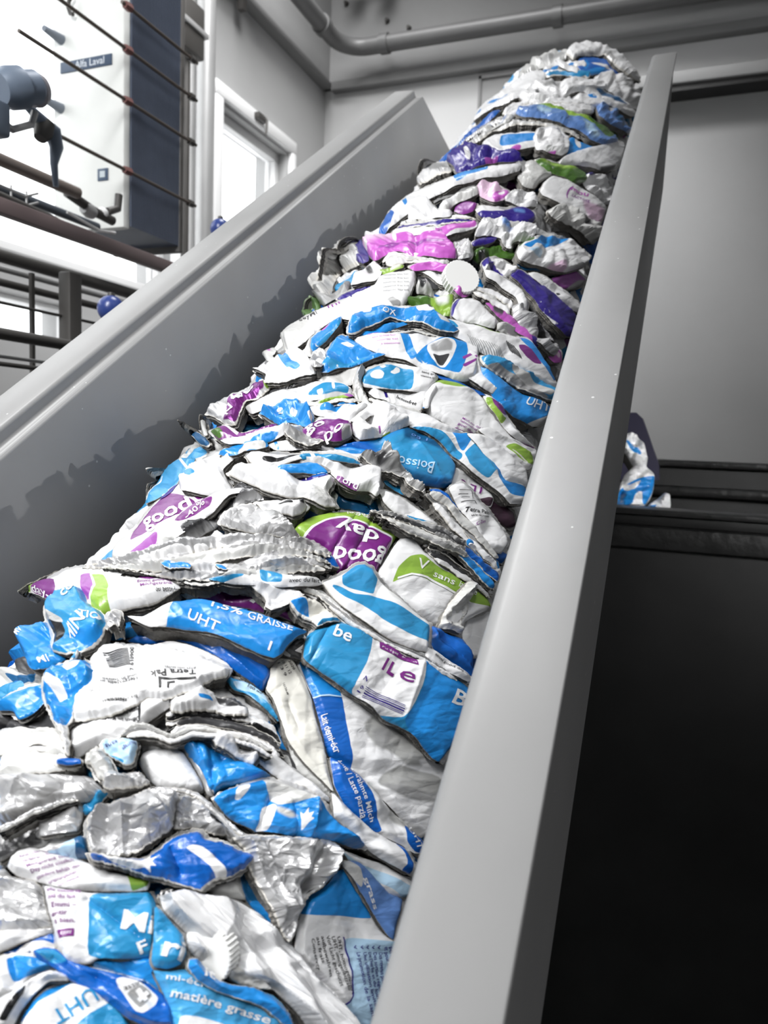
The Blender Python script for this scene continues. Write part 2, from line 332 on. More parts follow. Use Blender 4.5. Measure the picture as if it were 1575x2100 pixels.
# hoses and valve cluster
va = at((25, 205), 0, -1.35)
vl = empty('motor_valve', va); tag(vl, 'dark motor driven valve seen against the bright window', 'valve')
M_vb = simple('valve_blue_grey', (104, 116, 132), .45, .1)
MB().lathe(va+Vector((0, -.03, .01)), (.2, 1, .45), [(0, .03), (.02, .042), (.05, .042), (.052, .034), (.085, .034), (.1, .02)], 24).build('motor_housing', M_vb, vl)
MB().lathe(va+Vector((.0, .045, .04)), (.2, 1, .45), [(0, .034), (.02, .036), (.035, .028)], 24).build('motor_cover', simple('cover_grey', (132, 130, 136), .5), vl)
MB().tube([va+Vector((0, -.06, -.05)), va+Vector((0, 0, -.06)), va+Vector((0, .05, -.03)), va+Vector((0, .06, .0))], .008, 10).build('cable_loop', M_steel, vl)
MB().box(va+Vector((-.02, -.1, -.09)), va+Vector((.02, -.02, -.02)), .008).build('valve_body', M_vb, vl)
vb = at((95, 265), 0, -1.4)
v2 = empty('pipe_valve', vb); tag(v2, 'grey valve with curved outlet hanging below the motor valve', 'valve')
MB().tube([vb+Vector((0, -.07, .035)), vb+Vector((0, -.03, .02)), vb+Vector((0, .02, .0)), vb+Vector((0, .03, -.03)), vb+Vector((0, .022, -.07)), vb+Vector((0, .028, -.12))], [.008, .012, .02, .016, .009, .006], 12).build('outlet_bend', M_vb, v2)
MB().lathe(vb+Vector((0, -.01, -.01)), (0, .5, 1), [(-.02, .014), (0, .022), (.025, .02), (.03, .01)], 16).build('valve_bonnet', M_dsteel, v2)
MB().tube([vb+Vector((0, -.09, .05)), vb+Vector((0, -.11, .055))], .012, 10).build('flange', M_steel, v2)
ct = at((30, 395), 0, -1.5)
cr = empty('cable_tray', ct); tag(cr, 'small wire cable tray with cables above the brownish beam', 'cable tray')
for k, dz in enumerate((0, -.022)): MB().tube([ct+Vector((0, -.15, dz+.01)), ct+Vector((0, .03, dz)), ct+Vector((0, .07, dz+.02))], .003, 8).build('tray_wire', M_steel, cr)
for k in range(4): MB().tube([ct+Vector((0, -.1+.045*k, .014)), ct+Vector((0, -.1+.045*k, -.035))], .0025, 8).build('tray_rung', M_steel, cr)
MB().tube([ct+Vector((.01, -.1, -.02)), ct+Vector((.01, .1, -.03)), ct+Vector((.01, .2, -.045)), ct+Vector((.01, .3, -.04))], .009, 10).build('cable_bundle', M_dsteel, cr)
gv = at((205, 435), 0, -1.52)
g = empty('pipe_joint', gv); tag(g, 'cluster of pale and dark pipe joints under the exchanger plate', 'pipe joint')
MB().tube([gv+Vector((0, -.12, .015)), gv+Vector((0, -.02, -.005)), gv+Vector((0, .05, -.01))], .013, 12).build('dark_bend', M_dsteel, g)
MB().sphere(gv+Vector((0, .01, 0)), .016).build('white_union', M_white, g)
MB().lathe(gv+Vector((0, -.06, -.005)), (0, 1, -.2), [(0, .016), (.02, .02), (.035, .016)], 16).build('clamp_ring', M_steel, g)
MB().tube([gv+Vector((0, .03, .01)), gv+Vector((0, .07, .03)), gv+Vector((0, .075, .07))], .011, 12).build('elbow', M_dsteel, g)
MB().tube([gv+Vector((0, -.12, -.035)), gv+Vector((0, .0, -.05)), gv+Vector((0, .06, -.04))], .004, 8).build('thin_hose', M_white, g)
# blue ball floats
for q, rp, lab in (((228, 634), 25, 'blue ball handle just above the left chute rim by the conduits'), ((452, 470), 19, 'blurred blue ball in front of the white framed window')):
    p = at(q, 0, -1.15); d = (p-Vector(CAM)).length; r = rp/F_PX*d
    b = empty('ball_handle', p); tag(b, lab, 'ball handle')
    MB().sphere(p, r).build('ball', simple('ball_blue', (48, 66, 128), .3), b)
    MB().tube([p, Vector((p.x, p.y, 0.))], r*.25, 10).build('lever', M_dsteel, b)
    MB().lathe(p+Vector((0, 0, r*.9)), (0, 0, 1), [(0, r*.3), (r*.3, r*.25)], 12).build('end_nut', M_dsteel, b)
# white tiled cabinet wall below the windows
tw = MB().box((XW+.001, -1, 0), (XW+.3, 3.3, 1.6+.33), .004)
struct('wall_left_lower', tw, None or simple('cabinet_tile', (186, 186, 186), .4, noise=.04), 'pale tiled plinth below the low windows')

# ================================================================ chute
N0, XR, XRo, XL, XLo, SE, S0, NB = -.37, -.1044, -.0478, -.706, -.785, 2.2, -.28, -.955
chute = empty('steel_chute', W((XR+XL)/2, .6, NB)); tag(chute, 'inclined grey steel chute with folded rims holding the pressed carton bale', 'chute')
def section(prof, s0, s1, name, cuts=None, mat=M_chute):   # prof (x,n) open profile swept along s
    b = bmesh.new(); ra = []
    for k in range(len(prof)):
        x, n = prof[k]; e = cuts(x, n) if cuts else s1
        ra.append((b.verts.new(W(x, s0, n)), b.verts.new(W(x, e, n))))
    for p, q in zip(ra, ra[1:]):
        f = b.faces.new((p[0], q[0], q[1], p[1])); f.smooth = True
    mb = MB(); mb.b.free(); mb.b = b
    o = mb.build(name, mat, chute); md = o.modifiers.new('plate', 'SOLIDIFY'); md.thickness = .003; md.offset = 0; return o
def arc(cx, cn, r, a0, a1, k=8): return [(cx+r*math.cos(math.radians(a0+(a1-a0)*i/k)), cn+r*math.sin(math.radians(a0+(a1-a0)*i/k))) for i in range(k+1)]
rr = .010
# right side: inner wall, rounded bend, flat rim, sharp outer fold, outer face
section([(XR, NB)]+arc(XR+rr, N0-rr, rr, 180, 90)+[(XRo-.0012, N0), (XRo, N0-.0012)], S0, SE, 'right_wall')
rf = MB(); of = [(S0, N0-.001), (2.02, N0-.001), (1.72, N0-.173), (S0, N0-.173)]
b = MB(); b.prism([W(XRo-.0, s, n) for s, n in of], Vector((-.003, 0, 0))); b.build('outer_flange', M_chute, chute)
rl = .014
def lcut(x, n):
    if n < N0-.02 : return 2.18+(N0-n)*1.05
    return 2.175+max(0, (XL-x))*.35
section([(XL, NB)]+arc(XL-.005, N0-.023, .005, 0, 90, 5)+[(XL-.009, N0-.018)]+[(XL-.011-.004*math.sin(math.radians(a)), N0-.004-.013*math.cos(math.radians(a))) for a in (20, 50, 90)]+[(XL-.016, N0-.001), (XL-.019, N0), (XLo+.004, N0)]+[(XLo, N0-.004), (XLo, N0-.045)], S0, SE, 'left_wall', lcut)
b = MB(); b.prism([W(XL, S0, NB), W(XR, S0, NB), W(XR, SE+.55, NB), W(XL, SE+.55, NB)], -Nv*.004); b.build('floor_plate', M_chute, chute)

for x in (XL+.05, XR-.08):
    p = W(x, 1.9, NB-.006); MB().box((p.x-.03, p.y-.03, 0), (p.x+.03, p.y+.03, p.z+.02), .003).build('leg', M_dsteel, chute)

# ================================================================ black container on the right
bk = empty('black_container', (.4, 2.0, 0)); tag(bk, 'black steel container with ribbed rims standing right of the chute', 'container')
yF = 1.75
zr = at((1400, 1056), 1, yF).z; zl2 = at((1400, 1108), 1, yF).z
MB().box((-1.2, yF, .05), (2.6, yF+.04, zl2+.01)).build('front_panel', M_black, bk)
MB().box((-1.2, yF-.035, zl2-.022), (2.6, yF+.05, zl2+.028), .008).build('lower_rib', M_blackrim, bk)
MB().box((-1.2, yF-.012, zl2+.028), (2.6, yF+.05, zr), .004).build('rim_panel', M_black, bk)
MB().box((-1.2, yF-.03, zr-.004), (2.6, yF+.06, zr+.01), .004).build('front_rim', M_blackrim, bk)
MB().box((-1.2, yF+.06, zr-.12), (2.6, yF+.62, zr-.1)).build('container_bed', M_black, bk)
zq = at((1450, 957), 1, yF+.62).z
MB().box((-1.2, yF+.62, .05), (2.6, yF+.66, zq)).build('rear_panel', M_black, bk)
MB().box((-1.2, yF+.58, zq-.004), (2.6, yF+.7, zq+.016), .006).build('rear_rim', M_blackrim, bk)
MB().box((-1.2, yF+.56, zq-.09), (2.6, yF+.6, zq-.06), .01).build('rear_rib', M_blackrim, bk)
for xx in (-1.2, 2.56): MB().box((xx, yF+.04, .05), (xx+.04, yF+.62, zr)).build('side_panel', M_black, bk)
# dark blue wedge behind the fallen cartons
yw = yF+.45
wq = [at(q, 1, yw) for q in ((1285, 846), (1305, 846), (1318, 858), (1352, 955), (1352, 985), (1230, 985))]
wd = MB().prism(wq, Vector((0, .08, 0))).build('guide_plate', simple('navy_plastic', (38, 36, 56), .4)); tag(wd, 'dark navy wedge shaped guide plate behind the fallen cartons', 'guide plate')
# ================================================================ the pressed bale: surface it follows
AX, AN, XC, NC = .243, .26, -.386, -.65
def base(P, h):
    """points on the bale surface raised by h (array or number) seen along pixel rays; returns local xyz, normal, mm per px"""
    d = rays(P); dx, ds, dn = d@Xv, d@Dv, d@Nv
    a = AX+h; b = AN+h
    A = dx*dx/a**2+dn*dn/b**2; B = -2*(XC*dx/a**2+NC*dn/b**2); C = XC**2/a**2+NC**2/b**2-1
    disc = B*B-4*A*C; disc = np.where(disc > 0, disc, 0)
    t = (-B-np.sqrt(disc))/(2*A)
    L = np.stack([t*dx, t*ds, t*dn], 1)
    N = np.stack([(L[:, 0]-XC)/a**2, 0*t, (L[:, 2]-NC)/b**2], 1); N /= np.linalg.norm(N, axis=1)[:, None]
    return L, N, t*np.linalg.norm(d, axis=1)/F_PX
def sfc(Q, h):     # same from surface coordinates (arc angle*.265, s)
    th = Q[:, 0]/.265
    L = np.stack([XC+(AX+h)*np.sin(th), Q[:, 1], NC+(AN+h)*np.cos(th)], 1)
    N = np.stack([np.sin(th)/AX, 0*th, np.cos(th)/AN], 1); N /= np.linalg.norm(N, axis=1)[:, None]
    return L, N, np.full(len(Q), 1.)
_rs = np.random.RandomState(7); PERM = _rs.permutation(256); GR = _rs.randn(256, 2); GR /= np.linalg.norm(GR, axis=1)[:, None]
def perlin(x, y, seed=0):
    xi = np.floor(x).astype(int); yi = np.floor(y).astype(int); xf = x-xi; yf = y-yi
    u = xf*xf*xf*(xf*(xf*6-15)+10); v = yf*yf*yf*(yf*(yf*6-15)+10)
    def g(i, j):
        k = PERM[(PERM[(xi+i+seed*17) & 255]+yi+j+seed*31) & 255]; return GR[k, 0]*(xf-i)+GR[k, 1]*(yf-j)
    a = g(0, 0)+u*(g(1, 0)-g(0, 0)); b = g(0, 1)+u*(g(1, 1)-g(0, 1)); return (a+v*(b-a))*1.5
def ridge(x, y, s): return 1-2*np.abs(perlin(x, y, s))
def chaikin(P, it=2):
    P = np.array(P, float)
    for i in range(it):
        k = .14 if i == 0 else .28
        Q = np.roll(P, -1, 0); P = np.stack([(1-k)*P+k*Q, k*P+(1-k)*Q], 1).reshape(-1, 2)
    return P
def resample(P, ds):
    P = np.array(P, float); Q = np.roll(P, -1, 0); l = np.linalg.norm(Q-P, axis=1); out = []
    for p, q, k in zip(P, Q, l):
        n = max(1, int(round(k/ds)))
        out += [p+(q-p)*i/n for i in range(n)]
    return np.array(out)
def segdist(X, P):
    P = np.asarray(P); Q = np.roll(P, -1, 0); best = np.full(len(X), 1e9); ins = np.zeros(len(X), bool)
    for p, q in zip(P, Q):
        e = q-p; l2 = e@e+1e-12; t = np.clip(((X-p)@e)/l2, 0, 1); dd = np.hypot(*(X-p-t[:, None]*e).T); best = np.minimum(best, dd)
        c = ((p[1] > X[:, 1]) != (q[1] > X[:, 1])) & (X[:, 0] < (q[0]-p[0])*(X[:, 1]-p[1])/(q[1]-p[1]+1e-12)+p[0]); ins ^= c
    return np.where(ins, best, -best)
def linedist(X, a, b):
    a, b = np.array(a), np.array(b); e = b-a; t = np.clip(((X-a)@e)/(e@e), 0, 1); return np.hypot(*(X-a-t[:, None]*e).T)

# ---- printed board and foil materials (print shapes come as distance fields measured on the sheet)
COLS = dict(w=(229, 229, 230), b=(30, 132, 208), B=(10, 92, 180), t=(44, 140, 192), l=(74, 164, 218), p=(112, 34, 118), k=(190, 92, 188), n=(44, 28, 124),
            g=(136, 172, 62), G=(66, 104, 34), s=(150, 150, 150), d=(60, 60, 62), y=(196, 196, 194), K=(16, 16, 18), m=(168, 168, 166), c=(176, 208, 232), r=(70, 46, 62),
            P=(140, 62, 150), T=(18, 84, 130), q=(222, 190, 214), u=(92, 130, 190), o=(222, 220, 212))
def carton_mat(key, prints):
    mk = 'board_'+key+'_'+'_'.join(c+('~' if s else '') for c, s in prints)
    if mk in MATS: return MATS[mk]
    foil = key == 'f'
    mt, nt, p = newmat(mk); N = nt.nodes.new; L = nt.links.new
    base_c = (204, 204, 205) if foil else COLS[key]
    tc = N('ShaderNodeTexCoord'); cur = None
    n0 = N('ShaderNodeTexNoise'); n0.inputs['Scale'].default_value = 14; n0.inputs['Detail'].default_value = 4; L(tc.outputs['Object'], n0.inputs['Vector'])
    r0 = N('ShaderNodeMapRange'); r0.inputs['From Min'].default_value = .3; r0.inputs['From Max'].default_value = .7
    r0.inputs['To Min'].default_value = .92; r0.inputs['To Max'].default_value = 1.05; L(n0.outputs['Fac'], r0.inputs['Value'])
    rgb = N('ShaderNodeRGB'); rgb.outputs[0].default_value = lin(base_c); cur = rgb.outputs[0]
    # scuff noise on coloured ink
    n1 = N('ShaderNodeTexNoise'); n1.inputs['Scale'].default_value = 90; n1.inputs['Detail'].default_value = 6; n1.inputs['Roughness'].default_value = .7
    L(tc.outputs['Object'], n1.inputs['Vector'])
    n2 = N('ShaderNodeTexNoise'); n2.inputs['Scale'].default_value = 9; n2.inputs['Detail'].default_value = 2; L(tc.outputs['Object'], n2.inputs['Vector'])
    for i, (c, soft) in enumerate(prints):
        a = N('ShaderNodeAttribute'); a.attribute_name = 'print_%d' % i
        mr = N('ShaderNodeMapRange'); w = soft or .45
        mr.inputs['From Min'].default_value = -w; mr.inputs['From Max'].default_value = w; L(a.outputs['Fac'], mr.inputs['Value'])
        mx = N('ShaderNodeMix'); mx.data_type = 'RGBA'; L(mr.outputs['Result'], mx.inputs['Factor']); L(cur, mx.inputs['A'])
        mx.inputs['B'].default_value = lin(COLS[c]); cur = mx.outputs['Result']
    sc = N('ShaderNodeVectorMath'); sc.operation = 'SCALE'; L(cur, sc.inputs[0]); L(r0.outputs['Result'], sc.inputs['Scale']); cur = sc.outputs['Vector']
    if not foil:
        su = N('ShaderNodeMath'); su.operation = 'MULTIPLY'; L(n1.outputs['Fac'], su.inputs[0]); L(n2.outputs['Fac'], su.inputs[1])
        gt = N('ShaderNodeMapRange'); gt.inputs['From Min'].default_value = .405; gt.inputs['From Max'].default_value = .43; L(su.outputs[0], gt.inputs['Value'])
        mx = N('ShaderNodeMix'); mx.data_type = 'RGBA'; L(gt.outputs['Result'], mx.inputs['Factor']); L(cur, mx.inputs['A']); mx.inputs['B'].default_value = lin((222, 226, 226)); cur = mx.outputs['Result']
    # torn fibre rim: 'rim' holds distance to the torn edge over rim width
    e = N('ShaderNodeAttribute'); e.attribute_name = 'rim'
    ad = N('ShaderNodeMath'); ad.operation = 'MULTIPLY_ADD'; L(n1.outputs['Fac'], ad.inputs[0]); ad.inputs[1].default_value = -1.6; ad.inputs[2].default_value = .8
    ed = N('ShaderNodeMath'); ed.operation = 'ADD'; L(e.outputs['Fac'], ed.inputs[0]); L(ad.outputs[0], ed.inputs[1])
    mr = N('ShaderNodeMapRange'); mr.inputs['From Min'].default_value = 1.15; mr.inputs['From Max'].default_value = .9; L(ed.outputs[0], mr.inputs['Value'])
    mx = N('ShaderNodeMix'); mx.data_type = 'RGBA'; L(mr.outputs['Result'], mx.inputs['Factor']); L(cur, mx.inputs['A'])
    mx.inputs['B'].default_value = lin((206, 203, 196)); L(mx.outputs['Result'], p.inputs['Base Color'])
    if foil:
        iv = N('ShaderNodeMath'); iv.operation = 'SUBTRACT'; iv.inputs[0].default_value = 1; L(mr.outputs['Result'], iv.inputs[1])
        m2 = N('ShaderNodeMath'); m2.operation = 'MULTIPLY'; m2.inputs[1].default_value = .45; L(iv.outputs[0], m2.inputs[0]); L(m2.outputs[0], p.inputs['Metallic'])
        p.inputs['Roughness'].default_value = .36
    else:
        p.inputs['Roughness'].default_value = .34; p.inputs['Coat Weight'].default_value = .25; p.inputs['Coat Roughness'].default_value = .18
    fl = N('ShaderNodeAttribute'); fl.attribute_name = 'flow'
    dn = N('ShaderNodeTexNoise'); dn.inputs['Scale'].default_value = 40; dn.inputs['Detail'].default_value = 2; L(fl.outputs['Vector'], dn.inputs['Vector'])
    dv = N('ShaderNodeVectorMath'); dv.operation = 'MULTIPLY_ADD'; L(dn.outputs['Color'], dv.inputs[0]); dv.inputs[1].default_value = (.02, .02, 0); L(fl.outputs['Vector'], dv.inputs[2])
    hs = []
    for sc_, k_ in (((48 if not foil else 62), 1.), ((120 if not foil else 150), .45)):
        vo = N('ShaderNodeTexVoronoi'); vo.feature = 'DISTANCE_TO_EDGE'; vo.inputs['Scale'].default_value = sc_; L(dv.outputs['Vector'], vo.inputs['Vector'])
        cl = N('ShaderNodeMath'); cl.operation = 'MINIMUM'; cl.inputs[1].default_value = .22; L(vo.outputs['Distance'], cl.inputs[0])
        mm = N('ShaderNodeMath'); mm.operation = 'MULTIPLY'; mm.inputs[1].default_value = 4.5*k_; L(cl.outputs[0], mm.inputs[0]); hs.append(mm)
    n3 = N('ShaderNodeTexNoise'); n3.inputs['Scale'].default_value = 95; n3.inputs['Detail'].default_value = 5; n3.inputs['Distortion'].default_value = .8; L(fl.outputs['Vector'], n3.inputs['Vector'])
    a1 = N('ShaderNodeMath'); a1.operation = 'ADD'; L(hs[0].outputs[0], a1.inputs[0]); L(hs[1].outputs[0], a1.inputs[1])
    a2 = N('ShaderNodeMath'); a2.operation = 'MULTIPLY_ADD'; L(n3.outputs['Fac'], a2.inputs[0]); a2.inputs[1].default_value = 1.3; L(a1.outputs[0], a2.inputs[2])
    am = N('ShaderNodeAttribute'); am.attribute_name = 'wrinkle'
    b = N('ShaderNodeBump'); b.inputs['Distance'].default_value = .0016; L(am.outputs['Fac'], b.inputs['Strength'])
    L(a2.outputs[0], b.inputs['Height']); L(b.outputs['Normal'], p.inputs['Normal'])
    MATS[mk] = mt; return mt
M_fibre = simple('torn_fibre_edge', (136, 132, 126), .9, noise=.25, nscale=90, bump=.4, bscale=300)
M_fold = simple('folded_board_side', (118, 116, 112), .6, noise=.3, nscale=45, bump=.3, bscale=200)
M_gap = simple('layer_gap_shade', (34, 33, 32), .9, noise=.35, nscale=60, bump=.5, bscale=200)  # near-black paints crevice shade between the board layers
def ink(c): return simple('ink_'+c, COLS[c], .45)

_seed = [100]
def make_sheet(name, poly, key, lift=.004, prints=(), bulge=.007, bw=.013, cr=.0016, ks=26., tear=0., rim=0., tilt=(0, 0), rot=0., asp=2.2, skirt=.014,
               creases=(), ds=None, parent=None, smooth=2, fn=None, seed=None):
    """one sheet of carton: outline -> meshed, bulged, crumpled surface with edge thickness. returns object and its surface function"""
    if seed is None: _seed[0] += 1; seed = _seed[0]
    rnd = random.Random(seed); bf = fn or base; px = fn is None
    bulge = bulge*(.62 if bulge >= .012 else .5); bw = bw*(.85 if bulge >= .0095 else .6); cr = max(cr, .0012)*1.25; tear = tear or (.5 if px else 0)
    P = np.array(poly, float)
    if smooth: P = chaikin(P, smooth)
    L0, _, mpp0 = bf(P, lift); mpp = float(np.median(mpp0))
    if ds is None: ds = 2.6 if px else .0045
    P = resample(P, ds)
    if tear:
        nx = np.roll(P, -1, 0)-np.roll(P, 1, 0); nx = np.stack([nx[:, 1], -nx[:, 0]], 1)/(np.linalg.norm(nx, axis=1)[:, None]+1e-9)
        k = np.arange(len(P)); T = tear
        P = P+nx*(T*(perlin(P[:, 0]/(9*ds)*2.2, P[:, 1]/(9*ds)*2.2, seed)+.6*perlin(P[:, 0]/(2.2*ds), P[:, 1]/(2.2*ds), seed+3))+T*.35*np.array([rnd.uniform(-1, 1) for _ in k]))[:, None]
    lo, hi = P.min(0), P.max(0); gx = np.arange(lo[0], hi[0]+ds, ds); gy = np.arange(lo[1], hi[1]+ds, ds*.87)
    G = np.stack(np.meshgrid(gx, gy), -1); G[1::2, :, 0] += ds/2; G = G.reshape(-1, 2)
    dG = segdist(G, P); G = G[dG > ds*.55]
    allp = [Vector(p) for p in P]+[Vector(p) for p in G]; nb = len(P)
    vs, _, fs, ov, _, _ = delaunay_2d_cdt(allp, [(i, (i+1) % nb) for i in range(nb)], [], 1, ds*.02)
    X = np.array([(v.x, v.y) for v in vs])
    wid = max(1e-6, float(np.max(segdist(X, P)))) * (mpp if px else 1.)
    cen = P.mean(0); c, s = math.cos(rot), math.sin(rot)
    off = np.array([rnd.uniform(-50, 50), rnd.uniform(-50, 50)])
    fac = [(rnd.uniform(0, math.pi), rnd.uniform(-.6, .6), rnd.uniform(.4, 1.)) for _ in range(5)]
    def surf(Y, extra=0.):
        Y = np.atleast_2d(Y); dpx = np.maximum(segdist(Y, P), 0)
        Ld, Nn, mp = bf(Y, lift); d = dpx*(mpp if px else 1.)
        w = min(bw, wid*1.0); q = np.clip(d/w, 0, 1); em = np.clip(.62+.75*perlin(Y[:, 0]*(mpp if px else 1)*34+seed, Y[:, 1]*(mpp if px else 1)*34, seed+11), .12, 1.1) if bulge < .0095 else 1.; h = bulge*em*(np.sqrt(1-(1-q)**2)-1)
        if px: rel = (Y-cen)*mpp
        else: rel = Y-cen
        h = h+rel[:, 0]*tilt[0]+rel[:, 1]*tilt[1]
        U = rel[:, 0]*c+rel[:, 1]*s; V = -rel[:, 0]*s+rel[:, 1]*c
        fade = np.clip(d/.004, .25, 1)
        a = U*ks/asp+off[0]; b = V*ks+off[1]
        wx = .35*perlin(a*.7, b*.7, seed+1); wy = .35*perlin(a*.7+9, b*.7, seed+2)
        n = (ridge(a+wx, b+wy, seed)-.45)+.42*(ridge(a*2.3+wy*2, b*2.3, seed+5)-.45)+.16*ridge(a*5.1, b*5.1, seed+7)
        h = h+cr*n*fade
        if cr > .0008:
            sz = max(wid*2, .02)
            for (an, of, am) in fac:
                ll = (U*math.cos(an)+V*math.sin(an))-of*sz; h = h+am*cr*1.5*(np.minimum(np.abs(ll), .012)/.012-.5)*fade
        for cs in creases:
            a0, b0, dep, cw = cs; dd = linedist(Y, a0, b0)*(mpp if px else 1.); h = h+dep*np.exp(-dd/cw)
        return Ld+Nn*(h+extra)[:, None], Nn, dpx, mp
    Ls, Ns, dpx, _ = surf(X)
    Wd = toworld(Ls); Nw = Ns@BAS
    # boundary loop: input boundary verts
    inv = {}
    for vi, o in enumerate(ov):
        for k in o:
            if k < nb: inv[k] = vi
    loop = [inv[k] for k in range(nb) if k in inv]
    verts = [tuple(p) for p in Wd]; faces = []; mi = []
    e1 = X
    for f in fs:
        a, b, d = (X[f[0]], X[f[1]], X[f[2]]) if len(f) >= 3 else (None,)*3
        faces.append(tuple(f)); mi.append(0)
    # orientation outward
    if faces:
        f = faces[0]; v0, v1, v2 = (np.array(verts[i]) for i in f[:3])
        if np.dot(np.cross(v1-v0, v2-v0), Nw[f[0]]) < 0: faces = [tuple(reversed(f)) for f in faces]; flip = True
        else: flip = False
    rings = [loop]
    # folded layers of board under the top sheet: rings stepping in and out below the edge
    LW = Wd[loop]; NL = Nw[loop]; tn = np.roll(LW, -1, 0)-np.roll(LW, 1, 0); tn /= np.linalg.norm(tn, axis=1)[:, None]+1e-12
    on = np.cross(tn, NL); cc = LW.mean(0); on *= np.sign((on*(LW-cc)).sum(1).mean() or 1.)
    arcl = np.arange(len(loop))*ds*(mpp if px else 1.)
    if skirt < .009: steps = [(.0011, 0, 1), (skirt, -.0006, 2)]
    else: steps = [(.0008, 0, 1), (.0016, -.0022, 2), (.0034, .0002, 3), (.0042, -.0024, 2), (.0062, -.0004, 1), (.0070, -.003, 2), (skirt, -.001, 3)]
    for k, (dep, off_, mt_) in enumerate(steps):
        wv = perlin(arcl*60+seed, np.full(len(loop), k*1.7), seed+k) if k else 0
        off2 = off_+(.0011*wv if k and off_ > -.002 else 0); dp = dep*(1+.18*wv) if k else dep
        st = len(verts)
        vv = LW-NL*np.reshape(np.broadcast_to(dp, len(loop)), (-1, 1))+on*np.reshape(np.broadcast_to(off2, len(loop)), (-1, 1))
        verts += [tuple(v) for v in vv]
        rings.append(list(range(st, st+len(loop))))
    for k, (_, _, mt_) in enumerate(steps):
        A, B = rings[k], rings[k+1]
        for i in range(len(loop)):
            j = (i+1) % len(loop); faces.append((A[i], A[j], B[j], B[i])); mi.append(mt_)
    org = Wd.mean(0) if parent is None else np.array(parent.location)
    me = bpy.data.meshes.new(name); me.from_pydata([tuple(np.array(v)-org) for v in verts], [], faces)
    me.materials.append(carton_mat(key, [(c_, s_) for c_, _, s_ in prints])); me.materials.append(M_fibre); me.materials.append(M_gap); me.materials.append(M_fold)
    me.polygons.foreach_set('material_index', mi)
    me.polygons.foreach_set('use_smooth', [m_ != 1 for m_ in mi])
    nx = len(verts)-len(X)
    sc = 1. if px else 1/ .0011
    for i, (c_, pp, s_) in enumerate(prints):
        at_ = me.attributes.new('print_%d' % i, 'FLOAT', 'POINT')
        dd = None
        for one in pp: 
            v = segdist(X, one)*sc; dd = v if dd is None else np.maximum(dd, v)
        at_.data.foreach_set('value', np.concatenate([dd, np.full(nx, -9.)]).astype(np.float32))
    relx = (X-cen)*(mpp if px else 1.); fu = (relx[:, 0]*c+relx[:, 1]*s)/max(1.6, asp*.7)+off[0]; fv = -relx[:, 0]*s+relx[:, 1]*c+off[1]
    fa = me.attributes.new('flow', 'FLOAT_VECTOR', 'POINT'); fxyz = np.zeros((len(verts), 3), np.float32); fxyz[:len(X), 0] = fu; fxyz[:len(X), 1] = fv
    for k_, ring_ in enumerate(rings[1:]): fxyz[ring_[0]:ring_[0]+len(loop)] = fxyz[loop]
    fa.data.foreach_set('vector', fxyz.ravel())
    wa = me.attributes.new('wrinkle', 'FLOAT', 'POINT'); wa.data.foreach_set('value', np.full(len(verts), min(.75, .12+cr*100)*(1.3 if key == 'f' else 1.), np.float32))
    ra = me.attributes.new('rim', 'FLOAT', 'POINT')
    rv = np.full(len(X), 9.) if rim <= 0 else dpx*sc/rim
    ra.data.foreach_set('value', np.concatenate([rv, np.zeros(nx)]).astype(np.float32))
    bm = bmesh.new(); bm.from_mesh(me); bmesh.ops.recalc_face_normals(bm, faces=bm.faces); bm.to_mesh(me); bm.free(); me.set_sharp_from_angle(angle=math.radians(48))
    o = bpy.data.objects.new(name, me); COL.objects.link(o)
    if parent is None: o.location = Vector(org)
    else: o.parent = parent
    return o, surf

